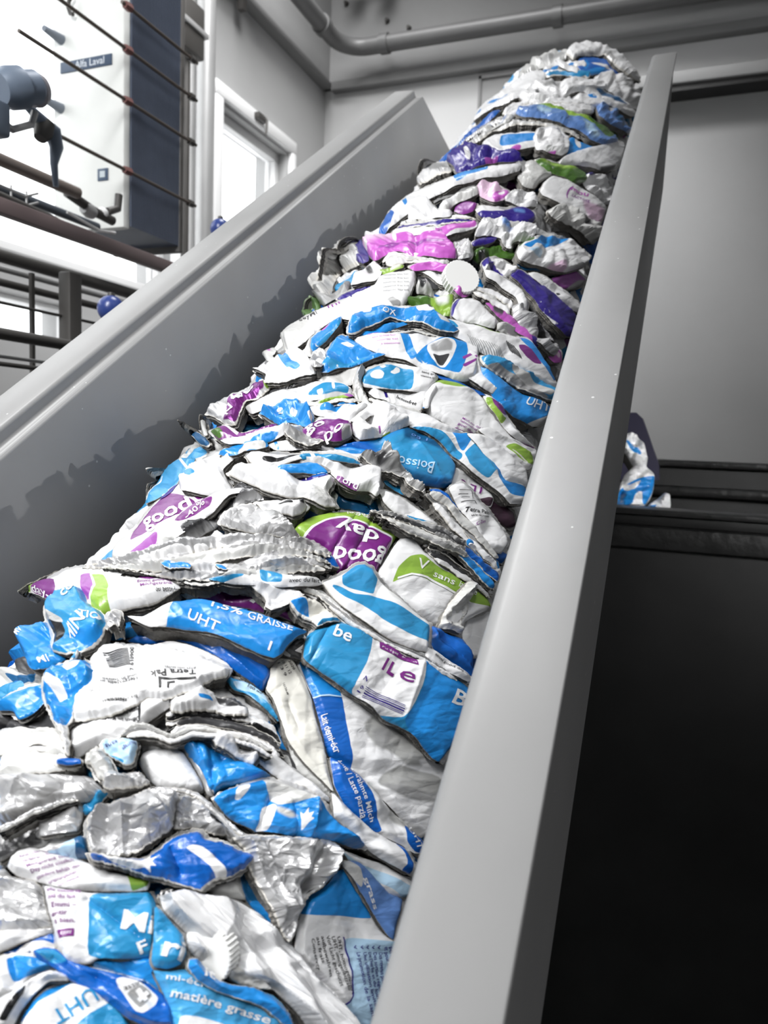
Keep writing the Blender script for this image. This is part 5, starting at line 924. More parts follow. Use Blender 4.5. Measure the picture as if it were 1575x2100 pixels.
C('blue carton sliver under the lower edge of the shield carton', 'B', '872,756 905,764 945,782 975,796 1000,812 985,810 950,796 915,780 885,768', .018, cr=.0006)
C('purple striped white carton sliver right of the shield', 'w', '956,712 976,718 984,734 990,760 1010,786 1040,812 1024,810 990,792 966,776 950,764', .024, [('P', '948,740 976,730 978,735 950,746'), ('P', '944,754 978,742 980,747 950,762'), ('b', '974,712 982,714 984,724 976,722')], cr=.001)
C('long bright blue carton ending in white UHT letters at the rail', 'b', '982,736 992,746 1010,762 1040,782 1075,802 1110,818 1132,836 1122,862 1104,874 1086,866 1060,850 1033,830 1005,796 990,768', .024, [('w', '1086,866 1104,860 1124,852 1130,862 1112,878 1092,876')], [('UHT', 'w', '1072,828 1090,842 1122,846', 17, .02)], cr=.001, bulge=.012, bw=.018)
C('blue and white carton with a brown torn edge above the UHT carton', 't', '982,730 1004,730 1030,738 1052,746 1090,762 1130,786 1148,806 1134,824 1108,814 1070,796 1040,776 1010,760 990,748', .028, [('y', '1040,752 1062,754 1096,780 1130,806 1122,814 1088,796 1056,776'), ('s', '990,750 1010,752 1044,766 1090,794 1128,820 1104,814 1040,780 1000,762')], cr=.0022, tear=1.5, rim=1.5)
C('white curved carton with green leaf and barcode lines behind the shield', 'w', '856,652 890,648 935,654 975,664 1020,680 1062,690 1088,692 1112,724 1134,766 1150,792 1130,796 1084,770 1040,746 1010,728 978,712 944,694 912,676 880,664', .026,
  [('g', '950,656 968,656 993,662 1030,683 1008,684 978,674'), ('b', '1062,690 1076,690 1098,714 1118,742 1140,776 1134,784 1110,752 1084,718'), ('p', '1062,708 1074,708 1090,722 1104,742 1106,750 1092,748 1076,734 1064,720'), ('t', '896,652 930,662 940,676 915,676 890,660')],
  [(None, 's', '%g,%g %g,%g %g,%g %g,%g' % (955+k*5.2, 690+k*2.1, 956.2+k*5.2, 690+k*2.1, 976+k*5.2, 712+k*2.4, 974.8+k*5.2, 712+k*2.4), 0) for k in range(13)] + [(None, 'd', '%g,%g %g,%g %g,%g %g,%g' % (1034+k*4, 702+k*2, 1036+k*4, 702+k*2, 1050+k*4, 726+k*3, 1048+k*4, 726+k*3), 0) for k in range(5)], cr=.0008, bulge=.009)
C('bright blue scuffed carton band arching across the middle', 'b', '712,684 716,664 722,648 742,638 770,632 810,627 850,628 880,630 894,646 918,660 944,678 930,682 900,676 867,662 832,654 800,650 778,662 750,672 728,684', .030,
  [('w', '742,642 752,638 764,640 760,650 746,650'), ('w', '850,636 872,630 892,636 894,648 880,650 856,646'), ('d', '872,634 888,636 884,646 876,644'), ('y', '888,654 912,664 922,672 900,666')], [('OX', 'w', '784,650 812,648', 8, .02)], cr=.0028, ks=34, tear=.8, rim=1)
C('second blue carton fold just below the arching band', 'b', '706,688 728,680 760,668 800,660 840,658 852,662 820,668 790,678 760,686 722,690', .024, cr=.002)
STACK('dark thin layers between the blue arch and the shield carton', '720,690 780,678 850,668 900,682 960,710', '730,700 790,690 850,684 890,692 948,716', 'dKyd', .020, cr=.001)
C('blue pointed carton wedge leaning left under the white band', 'b', '632,712 636,690 652,676 676,660 700,644 700,656 690,670 672,688 654,704 640,720', .024, [('t', '640,716 660,694 690,664 698,650 696,664 672,690'), ('k', '656,672 672,662 676,664 660,676')], cr=.0016, bulge=.009)
C('white carton strip curling round the blue wedge', 'y', '612,724 622,712 634,686 640,690 638,716 640,728 624,726', .026, cr=.0018)
C('wide white carton band with purple print sweeping up to the right', 'w', '576,682 592,668 627,646 660,630 693,617 730,600 768,584 778,566 800,558 828,554 853,552 852,572 844,598 830,622 800,630 768,634 740,640 716,652 693,650 664,664 634,688 606,712 588,720', .022,
  [('y', '576,682 592,668 627,650 640,662 618,690 604,712 586,720', 6), ('s', '792,618 806,612 826,622 810,628')], [('eeyMi', 'd', '616,664 652,646', 10, .01), ('mi', 'P', '672,634 698,622', 9, .01), ('p', 'n', '718,612 730,606', 11)] + [('conserver frais bon', 's', '786,%g 838,%g' % (572+k*8, 568+k*8), 3.5) for k in range(5)], cr=.0012, bulge=.010)
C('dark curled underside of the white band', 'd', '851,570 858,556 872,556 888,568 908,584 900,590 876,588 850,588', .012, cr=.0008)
C('navy carton strip peeking above the wide white band', 'n', '688,614 708,598 730,590 766,584 740,600 712,612', .016, cr=.001)
C('shiny green carton tube under the white screw cap', 'G', '818,622 830,608 852,606 885,608 910,606 934,607 932,628 928,648 905,642 878,634 850,626 830,628', .014, [('g', '880,608 905,606 934,606 930,648 900,640 884,626', 2), ('w', '892,614 916,612 918,626 896,624', 4)], cr=.0025, bulge=.014, bw=.02)
C('smooth white carton corner beside the green tube', 'w', '926,644 928,622 936,614 951,611 968,612 984,616 1004,636 1022,657 1016,673 996,668 978,660 951,656', .024, [('n', '926,644 928,622 942,608 956,606 940,620 932,634 930,646')], cr=.0006, bulge=.009)
C('crumpled clear and grey scraps above the green tube', 'y', '850,592 868,584 890,584 912,590 936,600 930,608 900,606 870,606 850,604', .010, [('d', '856,594 868,590 872,600 860,602')], cr=.004, ks=60, tear=1)
C('pink twisted film between cap and white corner', 'k', '926,592 940,588 956,592 970,584 974,592 964,602 950,606 936,602', .022, [('n', '962,588 972,584 974,590 966,596')], cr=.003, tear=1)
C('pink pleated carton body in the upper left', 'k', '741,498 760,490 785,484 808,478 850,480 905,482 925,498 936,514 938,530 900,528 853,522 820,516 800,518 780,528 766,534 756,520', .022,
  [('P', '800,500 850,496 910,500 912,504 850,502 806,508'), ('q', '741,498 770,488 808,480 812,490 780,500 752,510', 5), ('P', '770,520 800,508 830,508 800,516'), ('w', '806,484 814,486 814,496 806,494'), ('w', '748,506 756,504 760,512 752,514')], cr=.0035, ks=70, asp=9, rot=.1, bulge=.010)
C('white and pink carton strip above the pleated pink body', 'w', '800,480 810,470 850,466 893,464 935,458 976,454 980,466 950,474 915,482 870,482 830,482', .026, [('k', '890,468 940,460 978,458 976,466 930,474 905,484 896,478'), ('P', '896,474 906,468 908,482')], cr=.002, ks=50, asp=5)
C('silver crumpled end of the pleated pink carton', 'f', '930,494 950,492 966,504 970,520 964,530 938,530 938,512', .022, cr=.004, ks=60)
C('pink tube with white layers just left of the round cap', 'k', '838,546 852,538 880,534 915,540 938,545 930,556 905,554 870,550 846,552', .024, [('w', '900,530 940,534 944,540 910,536')], cr=.0014)
STACK('white wavy carton edges under the pleated pink body', '784,536 800,518 840,518 890,526 940,530', '786,548 820,540 850,534 890,540 930,544', 'wyw', .018, cr=.002)
C('white crumpled carton loop with a painted dark hollow on the left', 'w', '718,586 724,568 734,556 750,544 768,534 784,548 782,560 768,572 745,578', .020, [('d', '748,548 760,544 766,556 754,560', 2)], cr=.003)  # soft dark patch paints shade into the hollow
C('pale yellow green carton sliver beside the dark hollow', 'g', '776,550 796,544 830,542 828,550 800,556 778,558', .020, [('o', '800,544 828,542 820,550 800,552', 2)], cr=.0015)
C('white strip with a small ring print beside the round cap', 'w', '846,556 880,552 915,556 925,572 935,588 905,582 885,566 866,556', .020, (), [('O', 'd', '890,560 898,562', 9)], cr=.001)
C('grey translucent crushed bottle against the left chute wall', 'y', '658,512 668,506 690,510 709,505 730,508 744,516 748,536 722,548 700,556 684,580 680,607 664,616 645,600 638,590 650,570 658,545', .004, [('s', '664,520 700,522 735,518 740,536 700,546 668,540', 3)], cr=.006, ks=36, tear=1.5, rim=1.5, bulge=.014)
C('navy carton crumple right of the translucent bottle', 'n', '724,502 738,488 748,500 756,520 756,534 742,542 728,532 732,514', .016, [('w', '722,506 728,506 738,526 734,528')], cr=.003, tear=1)
C('dark green crushed ball low against the left chute wall', 'G', '618,632 626,616 638,604 652,612 656,626 652,640 632,648 620,648', .004, cr=.004, bulge=.012)
C('grey crumpled film above the dark green ball', 's', '640,600 664,604 684,596 700,582 720,578 715,600 690,612 664,626 652,616', .006, cr=.004, ks=40)
C('small grey crumple on top of the translucent bottle', 's', '690,510 696,496 706,488 716,486 728,486 736,494 726,506 708,508', .010, cr=.004, ks=60)
C('white crumpled carton nub above the pink pleats on the left', 'w', '744,492 750,480 764,470 780,466 784,478 776,488 758,494', .020, cr=.004, ks=60)
C('wide navy carton band diving down to the rail', 'n', '1046,564 1058,552 1072,554 1090,568 1117,582 1145,608 1176,638 1190,668 1178,690 1162,690 1140,668 1115,638 1098,615 1080,592 1062,578', .026, [('w', '1102,630 1110,634 1145,668 1128,662')], cr=.0014, bulge=.008, creases=[((1085, 565), (1160, 680), .002, .002)])
C('white crumpled carton with a navy rim right of the round cap', 'w', '986,540 996,530 1016,526 1032,532 1050,546 1062,560 1048,572 1030,566 1008,552 994,556', .020, [('n', '986,540 994,530 1004,540 1020,556 1034,566 1026,568 1004,550 992,550')], cr=.004, ks=50)
C('bent white carton bar crossing over the navy band', 'w', '992,552 1010,554 1030,566 1052,578 1070,592 1082,616 1082,636 1066,630 1060,608 1040,592 1018,576 998,566', .030, cr=.0012, bulge=.006)
C('purple carton under the bent white bar', 'P', '998,566 1020,576 1044,592 1058,608 1052,614 1030,604 1010,592 996,580', .016, [('r', '1020,580 1044,596 1050,610 1030,600')], cr=.002)
C('white carton strip running beside the navy band to the rail', 'w', '1082,560 1100,558 1120,566 1150,590 1180,612 1200,630 1184,642 1160,624 1136,602 1106,580', .028, [('K', '1140,600 1146,600 1150,604 1144,606')], cr=.001)
C('purple carton triangle tucked against the rail', 'P', '1130,570 1160,562 1184,554 1206,572 1190,590 1158,594 1140,582', .018, [('s', '1158,594 1186,574 1210,580 1190,612 1172,606')], cr=.0006)
STACK('white and grey carton strips with black print below the bent bar', '966,586 990,590 1020,600 1046,618 1062,640', '972,602 1000,614 1026,630 1046,648 1056,650', 'wyw', .026, cr=.0014)
C('narrow pink purple carton ribbon sliding down to the right', 'k', '994,620 1014,622 1040,636 1066,660 1090,682 1112,700 1120,712 1096,704 1070,684 1044,662 1018,642', .024, [('n', '1086,688 1104,696 1122,712 1100,710'), ('d', '1010,626 1032,636 1030,648 1012,636', 2)], cr=.001, bulge=.009)
C('silver black crumpled carton running beside the pink ribbon', 'f', '1048,628 1062,624 1080,640 1104,660 1130,684 1148,712 1142,730 1120,716 1096,694 1070,668 1052,648', .026, [('K', '1090,656 1112,672 1138,708 1120,704 1100,680', 2)], cr=.004, ks=44)
C('grey white crumpled edge under the ribbon', 'y', '1018,664 1036,660 1060,668 1085,690 1092,706 1070,694 1040,684 1020,676', .024, cr=.003)
C('small pink patch of carton at the rail', 'k', '1124,716 1136,708 1152,720 1152,744 1138,744 1128,730', .020, [('q', '1130,716 1148,726 1144,738')], cr=.001)
C('white carton crumple with blue and green patches right of centre', 'w', '1058,520 1066,500 1092,488 1130,486 1162,490 1190,508 1206,534 1200,546 1160,560 1128,552 1096,544 1066,534', .026,
  [('b', '1064,514 1080,506 1094,500 1106,488 1130,492 1160,490 1158,498 1130,506 1112,514 1090,510 1080,520'), ('G', '1054,492 1086,490 1090,500 1066,508'), ('q', '1118,548 1154,540 1156,560 1128,556', 2), ('c', '1080,520 1110,520 1104,534 1074,526', 2)], cr=.003, ks=30)
C('dark teal carton under the patched crumple', 'T', '1056,526 1080,534 1120,548 1110,556 1080,552 1060,542', .018, cr=.002)
C('dark green crushed film between cap and patched crumple', 'G', '966,520 985,512 1010,506 1040,502 1062,522 1058,534 1034,530 1010,528 985,538 970,534', .010, [('K', '972,528 1000,520 1006,528 984,538', 2)], cr=.0035)
C('white crumpled carton cluster above the dark green film', 'w', '972,484 982,460 1000,454 1024,456 1050,466 1090,472 1096,490 1084,500 1052,494 1050,508 1036,506 1024,488 1000,484', .022, [('u', '1022,462 1050,468 1044,480 1024,474', 3)], cr=.0045, ks=50, tear=1)
C('navy carton lip under the white crumpled cluster', 'n', '966,498 980,486 1005,482 1024,484 1014,494 990,500 972,504', .022, cr=.001)
C('long folded white carton edge with dark shadow above the cluster', 'y', '985,448 1020,452 1060,458 1100,466 1150,486 1190,506 1212,530 1204,540 1188,512 1150,494 1100,478 1050,468 1010,460', .026, cr=.0022, ks=40)
C('navy carton tube with a white rolled end', 'n', '976,430 985,420 1010,422 1037,426 1058,420 1080,424 1098,436 1100,448 1086,458 1050,454 1018,446 988,440', .024, [('w', '972,432 985,420 1008,418 1036,424 1034,434 1000,436'), ('u', '1052,428 1074,434 1076,440 1054,434', 2)], cr=.0012, bulge=.012, bw=.016)
C('white carton with pink lettering leaning on the rail', 'w', '1106,392 1116,372 1133,358 1160,366 1200,386 1246,422 1240,444 1228,466 1204,450 1170,426 1130,408', .022, [('q', '1190,410 1240,430 1236,470 1204,448', 3)], [('mou', 'k', '1166,392 1204,404', 8, .03), ('LACTOSE', 'P', '1170,404 1206,418', 6), ('(', 'P', '1156,400 1164,404', 20)], cr=.0008, bulge=.007)
C('grey crumpled carton mass below the pink lettered one', 'y', '1118,436 1140,424 1168,422 1190,444 1220,462 1232,482 1214,500 1196,482 1170,464 1140,452', .018, [('d', '1190,450 1206,458 1200,474 1192,464', 2)], cr=.005, ks=44, tear=1)
C('white shiny carton crumples left of the pink lettering', 'w', '1040,400 1060,390 1090,394 1104,408 1100,426 1080,424 1050,416 1030,410', .020, cr=.004, ks=50)
C('pink and white carton roll in the upper middle', 'q', '976,384 985,372 1010,374 1030,384 1046,392 1040,408 1014,414 1000,406 984,400', .022, [('k', '1006,404 1020,394 1044,388 1042,404 1016,414'), ('w', '1022,396 1034,392 1034,402 1020,404')], cr=.0022)
C('purple carton patch below the white arching strip', 'P', '930,434 936,420 946,410 965,412 980,418 972,430 950,438', .018, cr=.0012)
C('white crumpled carton peak left of the purple patch', 'w', '836,434 850,418 872,406 884,416 898,428 930,434 925,444 890,446 858,448 836,450', .020, cr=.003)
C('grey white carton folds right of the white peak', 'y', '896,430 912,410 935,398 960,388 984,384 982,400 952,408 930,420 916,438', .022, [('w', '900,432 930,402 940,402 918,430', 2)], cr=.003, ks=34)
STACK('white carton edges with a dark gap above the pink strip', '808,462 850,446 900,440 940,440 985,448', '800,476 850,462 900,458 940,456 980,456', 'wdyn', .016, cr=.002)
C('pale carton with grey gradient behind the white peak', 's', '872,404 900,392 940,380 980,372 978,384 940,396 905,408 890,416', .014, cr=.001)
C('long white carton strip with blue marks arching over the upper left', 'w', '774,476 786,454 800,430 822,410 846,394 875,382 905,370 950,352 1000,342 1040,336 1070,336 1066,350 1020,360 985,364 940,376 900,392 870,406 846,426 822,446 800,466 784,480', .026,
  [('B', '772,478 786,456 800,434 812,440 802,462 784,482'), ('b', '824,410 832,404 838,420 832,428'), ('b', '928,362 950,352 1000,343 1000,352 965,362 934,376'), ('q', '886,376 898,370 900,376')], cr=.0012, bulge=.010)
C('crumpled navy carton with a white drop in the upper left', 'n', '914,332 926,318 944,306 956,294 964,302 976,298 1000,302 1033,310 1060,322 1076,334 1050,334 1020,332 990,340 960,348 936,356 930,340', .022, [('w', '952,316 958,312 966,320 964,334 956,332'), ('P', '990,330 1018,324 1022,332 996,340')], cr=.0035, ks=26)
C('dark grey carton tail right of the navy crumple', 's', '1050,324 1075,328 1100,340 1124,356 1112,362 1090,354 1070,350 1062,340', .022, cr=.0012)
C('white torn carton sticking up at the far upper left', 'w', '856,376 858,350 862,330 872,324 890,332 922,334 928,352 905,358 880,368 862,384', .010, [('s', '876,336 920,340 924,352 886,360', 2)], cr=.003, tear=1.2, rim=1.2)
C('white carton with a flat bright blue rectangle in the upper part', 'w', '985,308 996,286 1020,276 1060,272 1098,270 1110,284 1104,300 1070,304 1040,310 1010,312', .024, [('b', '1023,298 1028,275 1098,270 1098,290 1066,292 1056,298'), ('k', '1040,310 1058,298 1070,300 1060,316')], cr=.0012)
C('white crumpled carton folds right of the blue rectangle', 'w', '1092,282 1104,264 1130,258 1150,264 1166,284 1166,312 1150,320 1120,312 1100,306', .026, [('k', '1116,312 1140,314 1136,324'), ('s', '1104,262 1112,262 1120,296 1108,296', 2)], cr=.004, ks=36)
C('blue carton with a white drop right of the white folds', 'b', '1160,318 1166,284 1174,280 1190,290 1216,300 1230,306 1200,314 1180,322', .022, [('w', '1176,284 1188,290 1192,304 1184,302')], cr=.0012)
C('pale white carton fold pointing at the rail in the upper right', 'w', '1144,332 1160,318 1196,304 1236,296 1268,288 1282,296 1278,318 1262,346 1240,352 1200,340 1160,336', .024, [('d', '1226,344 1262,338 1258,366 1240,360', 3)], cr=.0016)
C('green carton strip slanting to the right above the pink lettering', 'G', '1096,328 1108,324 1130,328 1160,338 1198,356 1204,372 1180,376 1150,360 1120,350', .024, [('g', '1104,326 1130,330 1180,350 1170,354 1130,340', 3)], cr=.0022)
C('white navy specked crumple between green strip and rail', 'w', '1190,366 1204,356 1230,364 1250,384 1256,412 1244,424 1220,404 1200,388', .020, [('n', '1192,362 1210,356 1214,364 1198,372'), ('K', '1232,360 1250,358 1246,390 1236,376', 1)], cr=.004, ks=50)
C('white carton sheet left of the green strip', 'y', '1056,340 1080,332 1100,336 1130,352 1132,364 1110,372 1096,388 1070,380 1060,362', .016, cr=.003)
C('light blue striped carton band arching across the top part', 'u', '1056,234 1064,222 1096,216 1130,218 1170,226 1200,238 1228,258 1254,276 1270,290 1240,298 1214,288 1190,268 1150,252 1110,242 1076,240', .028,
  [('g', '1076,220 1100,214 1150,222 1190,230 1230,254 1256,274 1250,286 1228,272 1200,250 1160,232 1110,222'), ('G', '1196,240 1230,258 1258,278 1244,288 1220,268'), ('c', '1190,248 1210,262 1226,284 1214,284 1196,266', 3), ('c', '1100,224 1130,226 1126,236 1100,232', 3)], cr=.003, ks=30)
STACK('dark grey and white layers under the light blue band', '930,310 960,280 1000,254 1050,236 1110,242 1170,254 1210,284', '925,326 970,294 1010,268 1056,254 1110,256 1164,270 1200,292', 'swdy', .020, cr=.0018)
STACK('white band with blue marks just above the light blue band', '1020,236 1050,214 1085,204 1130,202 1180,206 1228,214', '1030,252 1060,232 1090,218 1130,220 1180,228 1228,232', 'www', .024, cr=.002)
C('blue carton arc on the upper left flank', 'B', '936,300 950,282 970,262 990,244 1010,230 1028,224 1016,238 996,254 975,270 955,288', .018, [('s', '936,302 960,282 985,262 980,274 950,300')], cr=.0015)
C('grey white carton crease inside the upper left arc', 'y', '985,272 1000,256 1018,242 1044,234 1060,236 1044,248 1022,258 1002,270', .024, [('u', '1000,258 1020,244 1040,238 1030,250', 3)], cr=.0025)
C('broad white carton band with blue streaks below the top crown', 'w', '968,246 972,232 990,214 1016,196 1046,174 1078,150 1112,142 1122,154 1114,172 1090,184 1064,200 1034,212 1004,224 986,238', .022,
  [('b', '974,240 990,222 986,234'), ('b', '996,218 1010,206 1046,194 1040,200 1016,208'), ('b', '1044,172 1056,162 1060,164 1048,174')], cr=.002, ks=30)
C('white crumpled carton in the middle of the top part', 'w', '1060,200 1086,182 1116,170 1150,168 1186,164 1216,166 1244,176 1236,190 1200,190 1170,192 1150,208 1110,210 1080,212', .022, [('d', '1096,192 1104,188 1104,206 1096,206', 1), ('s', '1110,180 1150,172 1146,180 1116,188', 3)], cr=.0035, ks=34)
C('white crumple with blue specks above the light blue band', 'w', '1078,216 1110,200 1150,204 1176,196 1210,196 1230,206 1240,222 1210,226 1170,222 1130,214', .018, [('b', '1120,206 1136,204 1148,198 1148,206 1134,210'), ('b', '1200,198 1216,202 1220,210 1204,206')], cr=.003, ks=40)
C('blue grey crumpled carton high beside the rail', 'u', '1220,218 1236,214 1256,222 1276,242 1294,262 1290,276 1272,264 1250,252 1232,238', .024, [('s', '1240,214 1256,226 1250,234', 2), ('T', '1252,224 1280,252 1288,270 1264,252', 2)], cr=.004, ks=40)
C('white carton strip with a dark teal line reaching the rail near the top', 'w', '1180,178 1200,166 1224,170 1256,190 1290,214 1306,232 1300,240 1270,226 1236,206 1206,192', .026, [('T', '1196,172 1230,182 1262,200 1286,220 1264,212 1230,194', 1), ('s', '1184,176 1204,170 1226,180 1220,188 1196,186', 3)], cr=.0018)
C('large white crumpled carton shoulder near the top right', 'w', '1216,168 1224,156 1250,150 1278,160 1300,178 1314,196 1320,214 1308,228 1290,216 1264,198 1240,182', .028, [('s', '1276,176 1290,180 1298,194 1284,190', 2)], cr=.0035, ks=30)
STACK('blue and white crushed carton layers just under the crown', '1108,144 1140,130 1180,126 1210,130', '1116,158 1150,152 1190,156 1220,156', 'wbwt', .022, cr=.002)
C('deep blue open carton fold right under the crown', 'B', '1176,134 1190,118 1214,116 1244,122 1278,144 1300,160 1276,160 1250,150 1224,152 1200,156 1186,150', .020, [('b', '1188,138 1200,126 1208,136 1200,148'), ('b', '1200,150 1220,142 1250,144 1236,150 1204,156'), ('w', '1206,132 1230,132 1260,146 1236,142')], cr=.0015)
C('white crown carton forming the very top of the bale', 'w', '1158,110 1170,98 1186,90 1206,88 1230,92 1252,100 1274,116 1292,134 1310,158 1312,168 1296,162 1270,144 1252,126 1240,110 1214,112 1186,116 1176,124', .030, [('s', '1196,112 1240,106 1250,112 1264,132 1240,122 1210,120', 3)], cr=.003, ks=30, tear=.8, rim=1)
C('grey crumpled carton on the left shoulder of the crown', 'y', '1060,162 1074,144 1090,126 1110,112 1140,106 1164,108 1170,120 1150,130 1118,136 1092,150 1074,166', .018, [('s', '1096,128 1150,112 1160,120 1120,132', 4)], cr=.004, ks=36)
C('white carton scrap curling beside the crown', 'w', '1138,118 1150,122 1170,132 1190,142 1184,150 1166,144 1146,134', .030, cr=.0015)

C('purple carton block with twisted white letters left of the long pale flap', 'p', '614,884 636,868 660,857 690,860 722,864 724,892 700,904 668,902 640,898', .026, [('s', '698,886 724,880 736,892 724,906 700,902')], [('go', 'w', '628,890 668,872', 20, .04), ('od', 'w', '700,880 664,896', 16, .04)], cr=.0025, ks=34)
C('grey torn board crumple left of the twisted white letters', 's', '582,884 600,872 618,868 622,880 640,894 668,902 640,910 604,904 588,896', .028, cr=.004, ks=50, tear=2, rim=1.5)
C('white crumpled carton with a green sliver right of the purple letters', 'w', '722,864 740,846 767,832 800,842 833,860 842,874 815,882 785,892 760,900 738,904 724,892', .024, [('g', '782,892 798,884 806,884 790,896'), ('P', '774,876 778,874 782,888 778,890')], cr=.004, ks=36)
C('bright blue crumpled carton knots on the left shoulder of the middle', 'b', '530,852 545,840 564,834 580,824 600,820 617,822 622,834 634,842 645,854 642,878 620,872 600,866 578,872 556,862', .022, [('w', '600,842 612,846 606,856 594,850'), ('w', '630,860 642,862 638,872')], cr=.005, ks=34, tear=1)
C('white carton crumple with blue smears behind the purple letters', 'w', '634,834 660,826 690,824 715,826 745,830 770,834 745,850 722,862 690,860 660,854 644,850', .020, [('b', '656,834 680,828 708,828 690,838 670,846 656,842')], cr=.004, ks=40)
C('white crumpled sheet in the centre running into the long pale flap', 'w', '716,862 736,846 756,828 770,822 800,830 840,850 870,862 850,868 820,858 790,846 760,850 740,866', .027, cr=.003, ks=34)
C('silver and purple twisted carton end jutting left of the middle', 'f', '420,854 432,840 446,818 470,804 500,796 520,788 540,780 556,788 552,802 530,818 507,824 492,850 484,872 466,874 440,856', .016, [('p', '460,868 468,850 478,832 500,812 520,796 540,784 548,786 546,800 526,818 507,824 492,846 484,870'), ('g', '544,782 556,788 552,800 546,800')], [('oo', 'w', '486,838 528,804', 13, .04), ('N', 'w', '470,862 484,846', 10, .04)], cr=.003, ks=36, tear=1.2, rim=1.2)
C('teal carton shard pointing up left against the chute wall', 'T', '364,860 380,868 400,882 417,892 432,908 424,914 408,910 384,884 370,872', .010, [('y', '364,860 378,866 392,876 388,878 372,870')], cr=.002, tear=1, rim=1)
C('thin white upright carton sliver beside the teal shard', 'y', '408,850 414,850 418,868 424,888 416,892 410,872', .012, cr=.001)
C('purple and green carton edge lying below the twisted silver end', 'p', '430,884 446,876 463,868 480,876 495,884 520,880 545,874 568,868 566,880 535,888 505,895 475,898 448,902', .022, [('G', '430,884 448,876 462,894 450,902'), ('w', '452,870 464,868 490,884 486,892 470,880')], cr=.002)
C('white folded carton over blue edge above the curled blue lip', 'w', '448,900 475,896 500,892 535,882 570,874 604,870 590,888 568,898 540,904 505,908 470,914', .024, [('b', '506,900 540,894 575,890 562,900 530,906')], cr=.003, ks=34)
C('white carton panel with light blue flower shapes in the left middle', 'w', '500,834 520,826 550,812 583,797 610,788 637,780 665,778 700,784 720,796 722,808 690,814 645,820 610,826 583,828 550,838 517,850', .014, [('t', '630,816 642,800 664,790 690,790 716,800 714,808 690,808 668,812'), ('w', '650,806 662,802 664,812 652,814'), ('w', '680,790 686,788 688,806 682,806'), ('y', '500,834 540,816 590,796 590,806 540,832 514,848', 3)], cr=.0015, bulge=.008)
C('narrow green and pink carton lip under the flower panel', 'g', '650,822 670,814 700,810 716,806 728,812 700,816 672,822 654,826', .022, [('P', '700,808 716,806 732,812 716,814')], cr=.001)
STACK('grey and white carton edges under the green and pink lip', '560,838 600,824 650,822 700,816 750,822', '570,850 620,838 660,832 710,828 756,834', 'ywb', .020, cr=.0022)
C('light grey smooth carton panel left of the milk drop panel', 'y', '640,776 665,768 700,758 742,744 740,762 728,786 700,788 670,782', .014, cr=.0012)
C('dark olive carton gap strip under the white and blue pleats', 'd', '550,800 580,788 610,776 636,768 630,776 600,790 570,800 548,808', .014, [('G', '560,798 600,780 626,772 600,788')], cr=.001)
C('white pleated carton with light blue bars in the left middle', 'w', '518,758 530,756 540,760 552,742 575,730 607,716 622,724 634,738 652,756 648,766 634,770 610,772 583,780 560,784 538,786 552,770', .022, [('b', '570,732 582,726 592,736 600,748 620,760 608,764 590,756 578,744'), ('t', '584,750 600,748 622,762 604,764')], cr=.004, ks=40, tear=1)
C('shiny silver carton curl between the pleats and the blue tip', 'f', '634,738 640,722 654,714 666,720 668,736 660,750 646,754 636,748', .030, cr=.005, ks=70)
C('blue pointed carton with white smears right of the silver curl', 'b', '650,762 658,748 668,736 668,720 684,700 700,686 722,698 745,708 770,720 794,728 760,734 730,742 700,752 672,764', .022, [('w', '698,710 716,706 730,714 712,716'), ('t', '664,750 700,740 770,726 720,744 680,760'), ('g', '660,708 676,698 682,700 668,714')], cr=.0025, ks=32)
C('small grey scrap with a pink edge on the left silhouette', 'y', '534,724 546,716 560,710 566,718 556,728 570,734 548,740', .012, [('k', '546,718 556,714 554,722')], cr=.002, tear=1)
STACK('thin white carton edges stepping down left of the flower panel', '470,812 510,796 545,786 580,782', '480,822 520,808 556,798 590,792', 'ywy', .010, cr=.002)

# the round screw caps
def cap(label, q, rpx, lift, axis_mix, seg=64):
    L, N, mp = base(np.array([q]), lift); c = Vector(toworld(L)[0]); n = Vector((N@BAS)[0]); r = rpx*mp[0]
    to = (Vector(CAM)-c).normalized(); ax = (n*axis_mix[0]+to*axis_mix[1]+Vector(Xv)*axis_mix[2]+Vector(Dv)*axis_mix[3]).normalized()
    root = empty('screw_cap', c); tag(root, label, 'screw cap')
    M = simple('cap_plastic', (232, 232, 230), .38)
    MB().lathe(c-ax*r*.55, ax, [(0, r), (r*.5, r), (r*.56, r*.97)], seg, ridges=r, ramp=-r*.06).build('cap_skirt', M, root)
    MB().lathe(c-ax*r*.02, ax, [(0, r*.965), (r*.03, r*.93), (r*.02, r*.84), (r*.015, .01*r)], seg).build('cap_top', M, root)
    return root
cap('round white screw cap facing up in the middle of the bale above the green tube', (948, 566), 37, .034, (.75, .35, .2, -.1))
cap('ridged white screw cap half buried in the pleated carton in the foreground', (424, 1957), 50, .020, (.5, .2, -.45, -.55), 72)

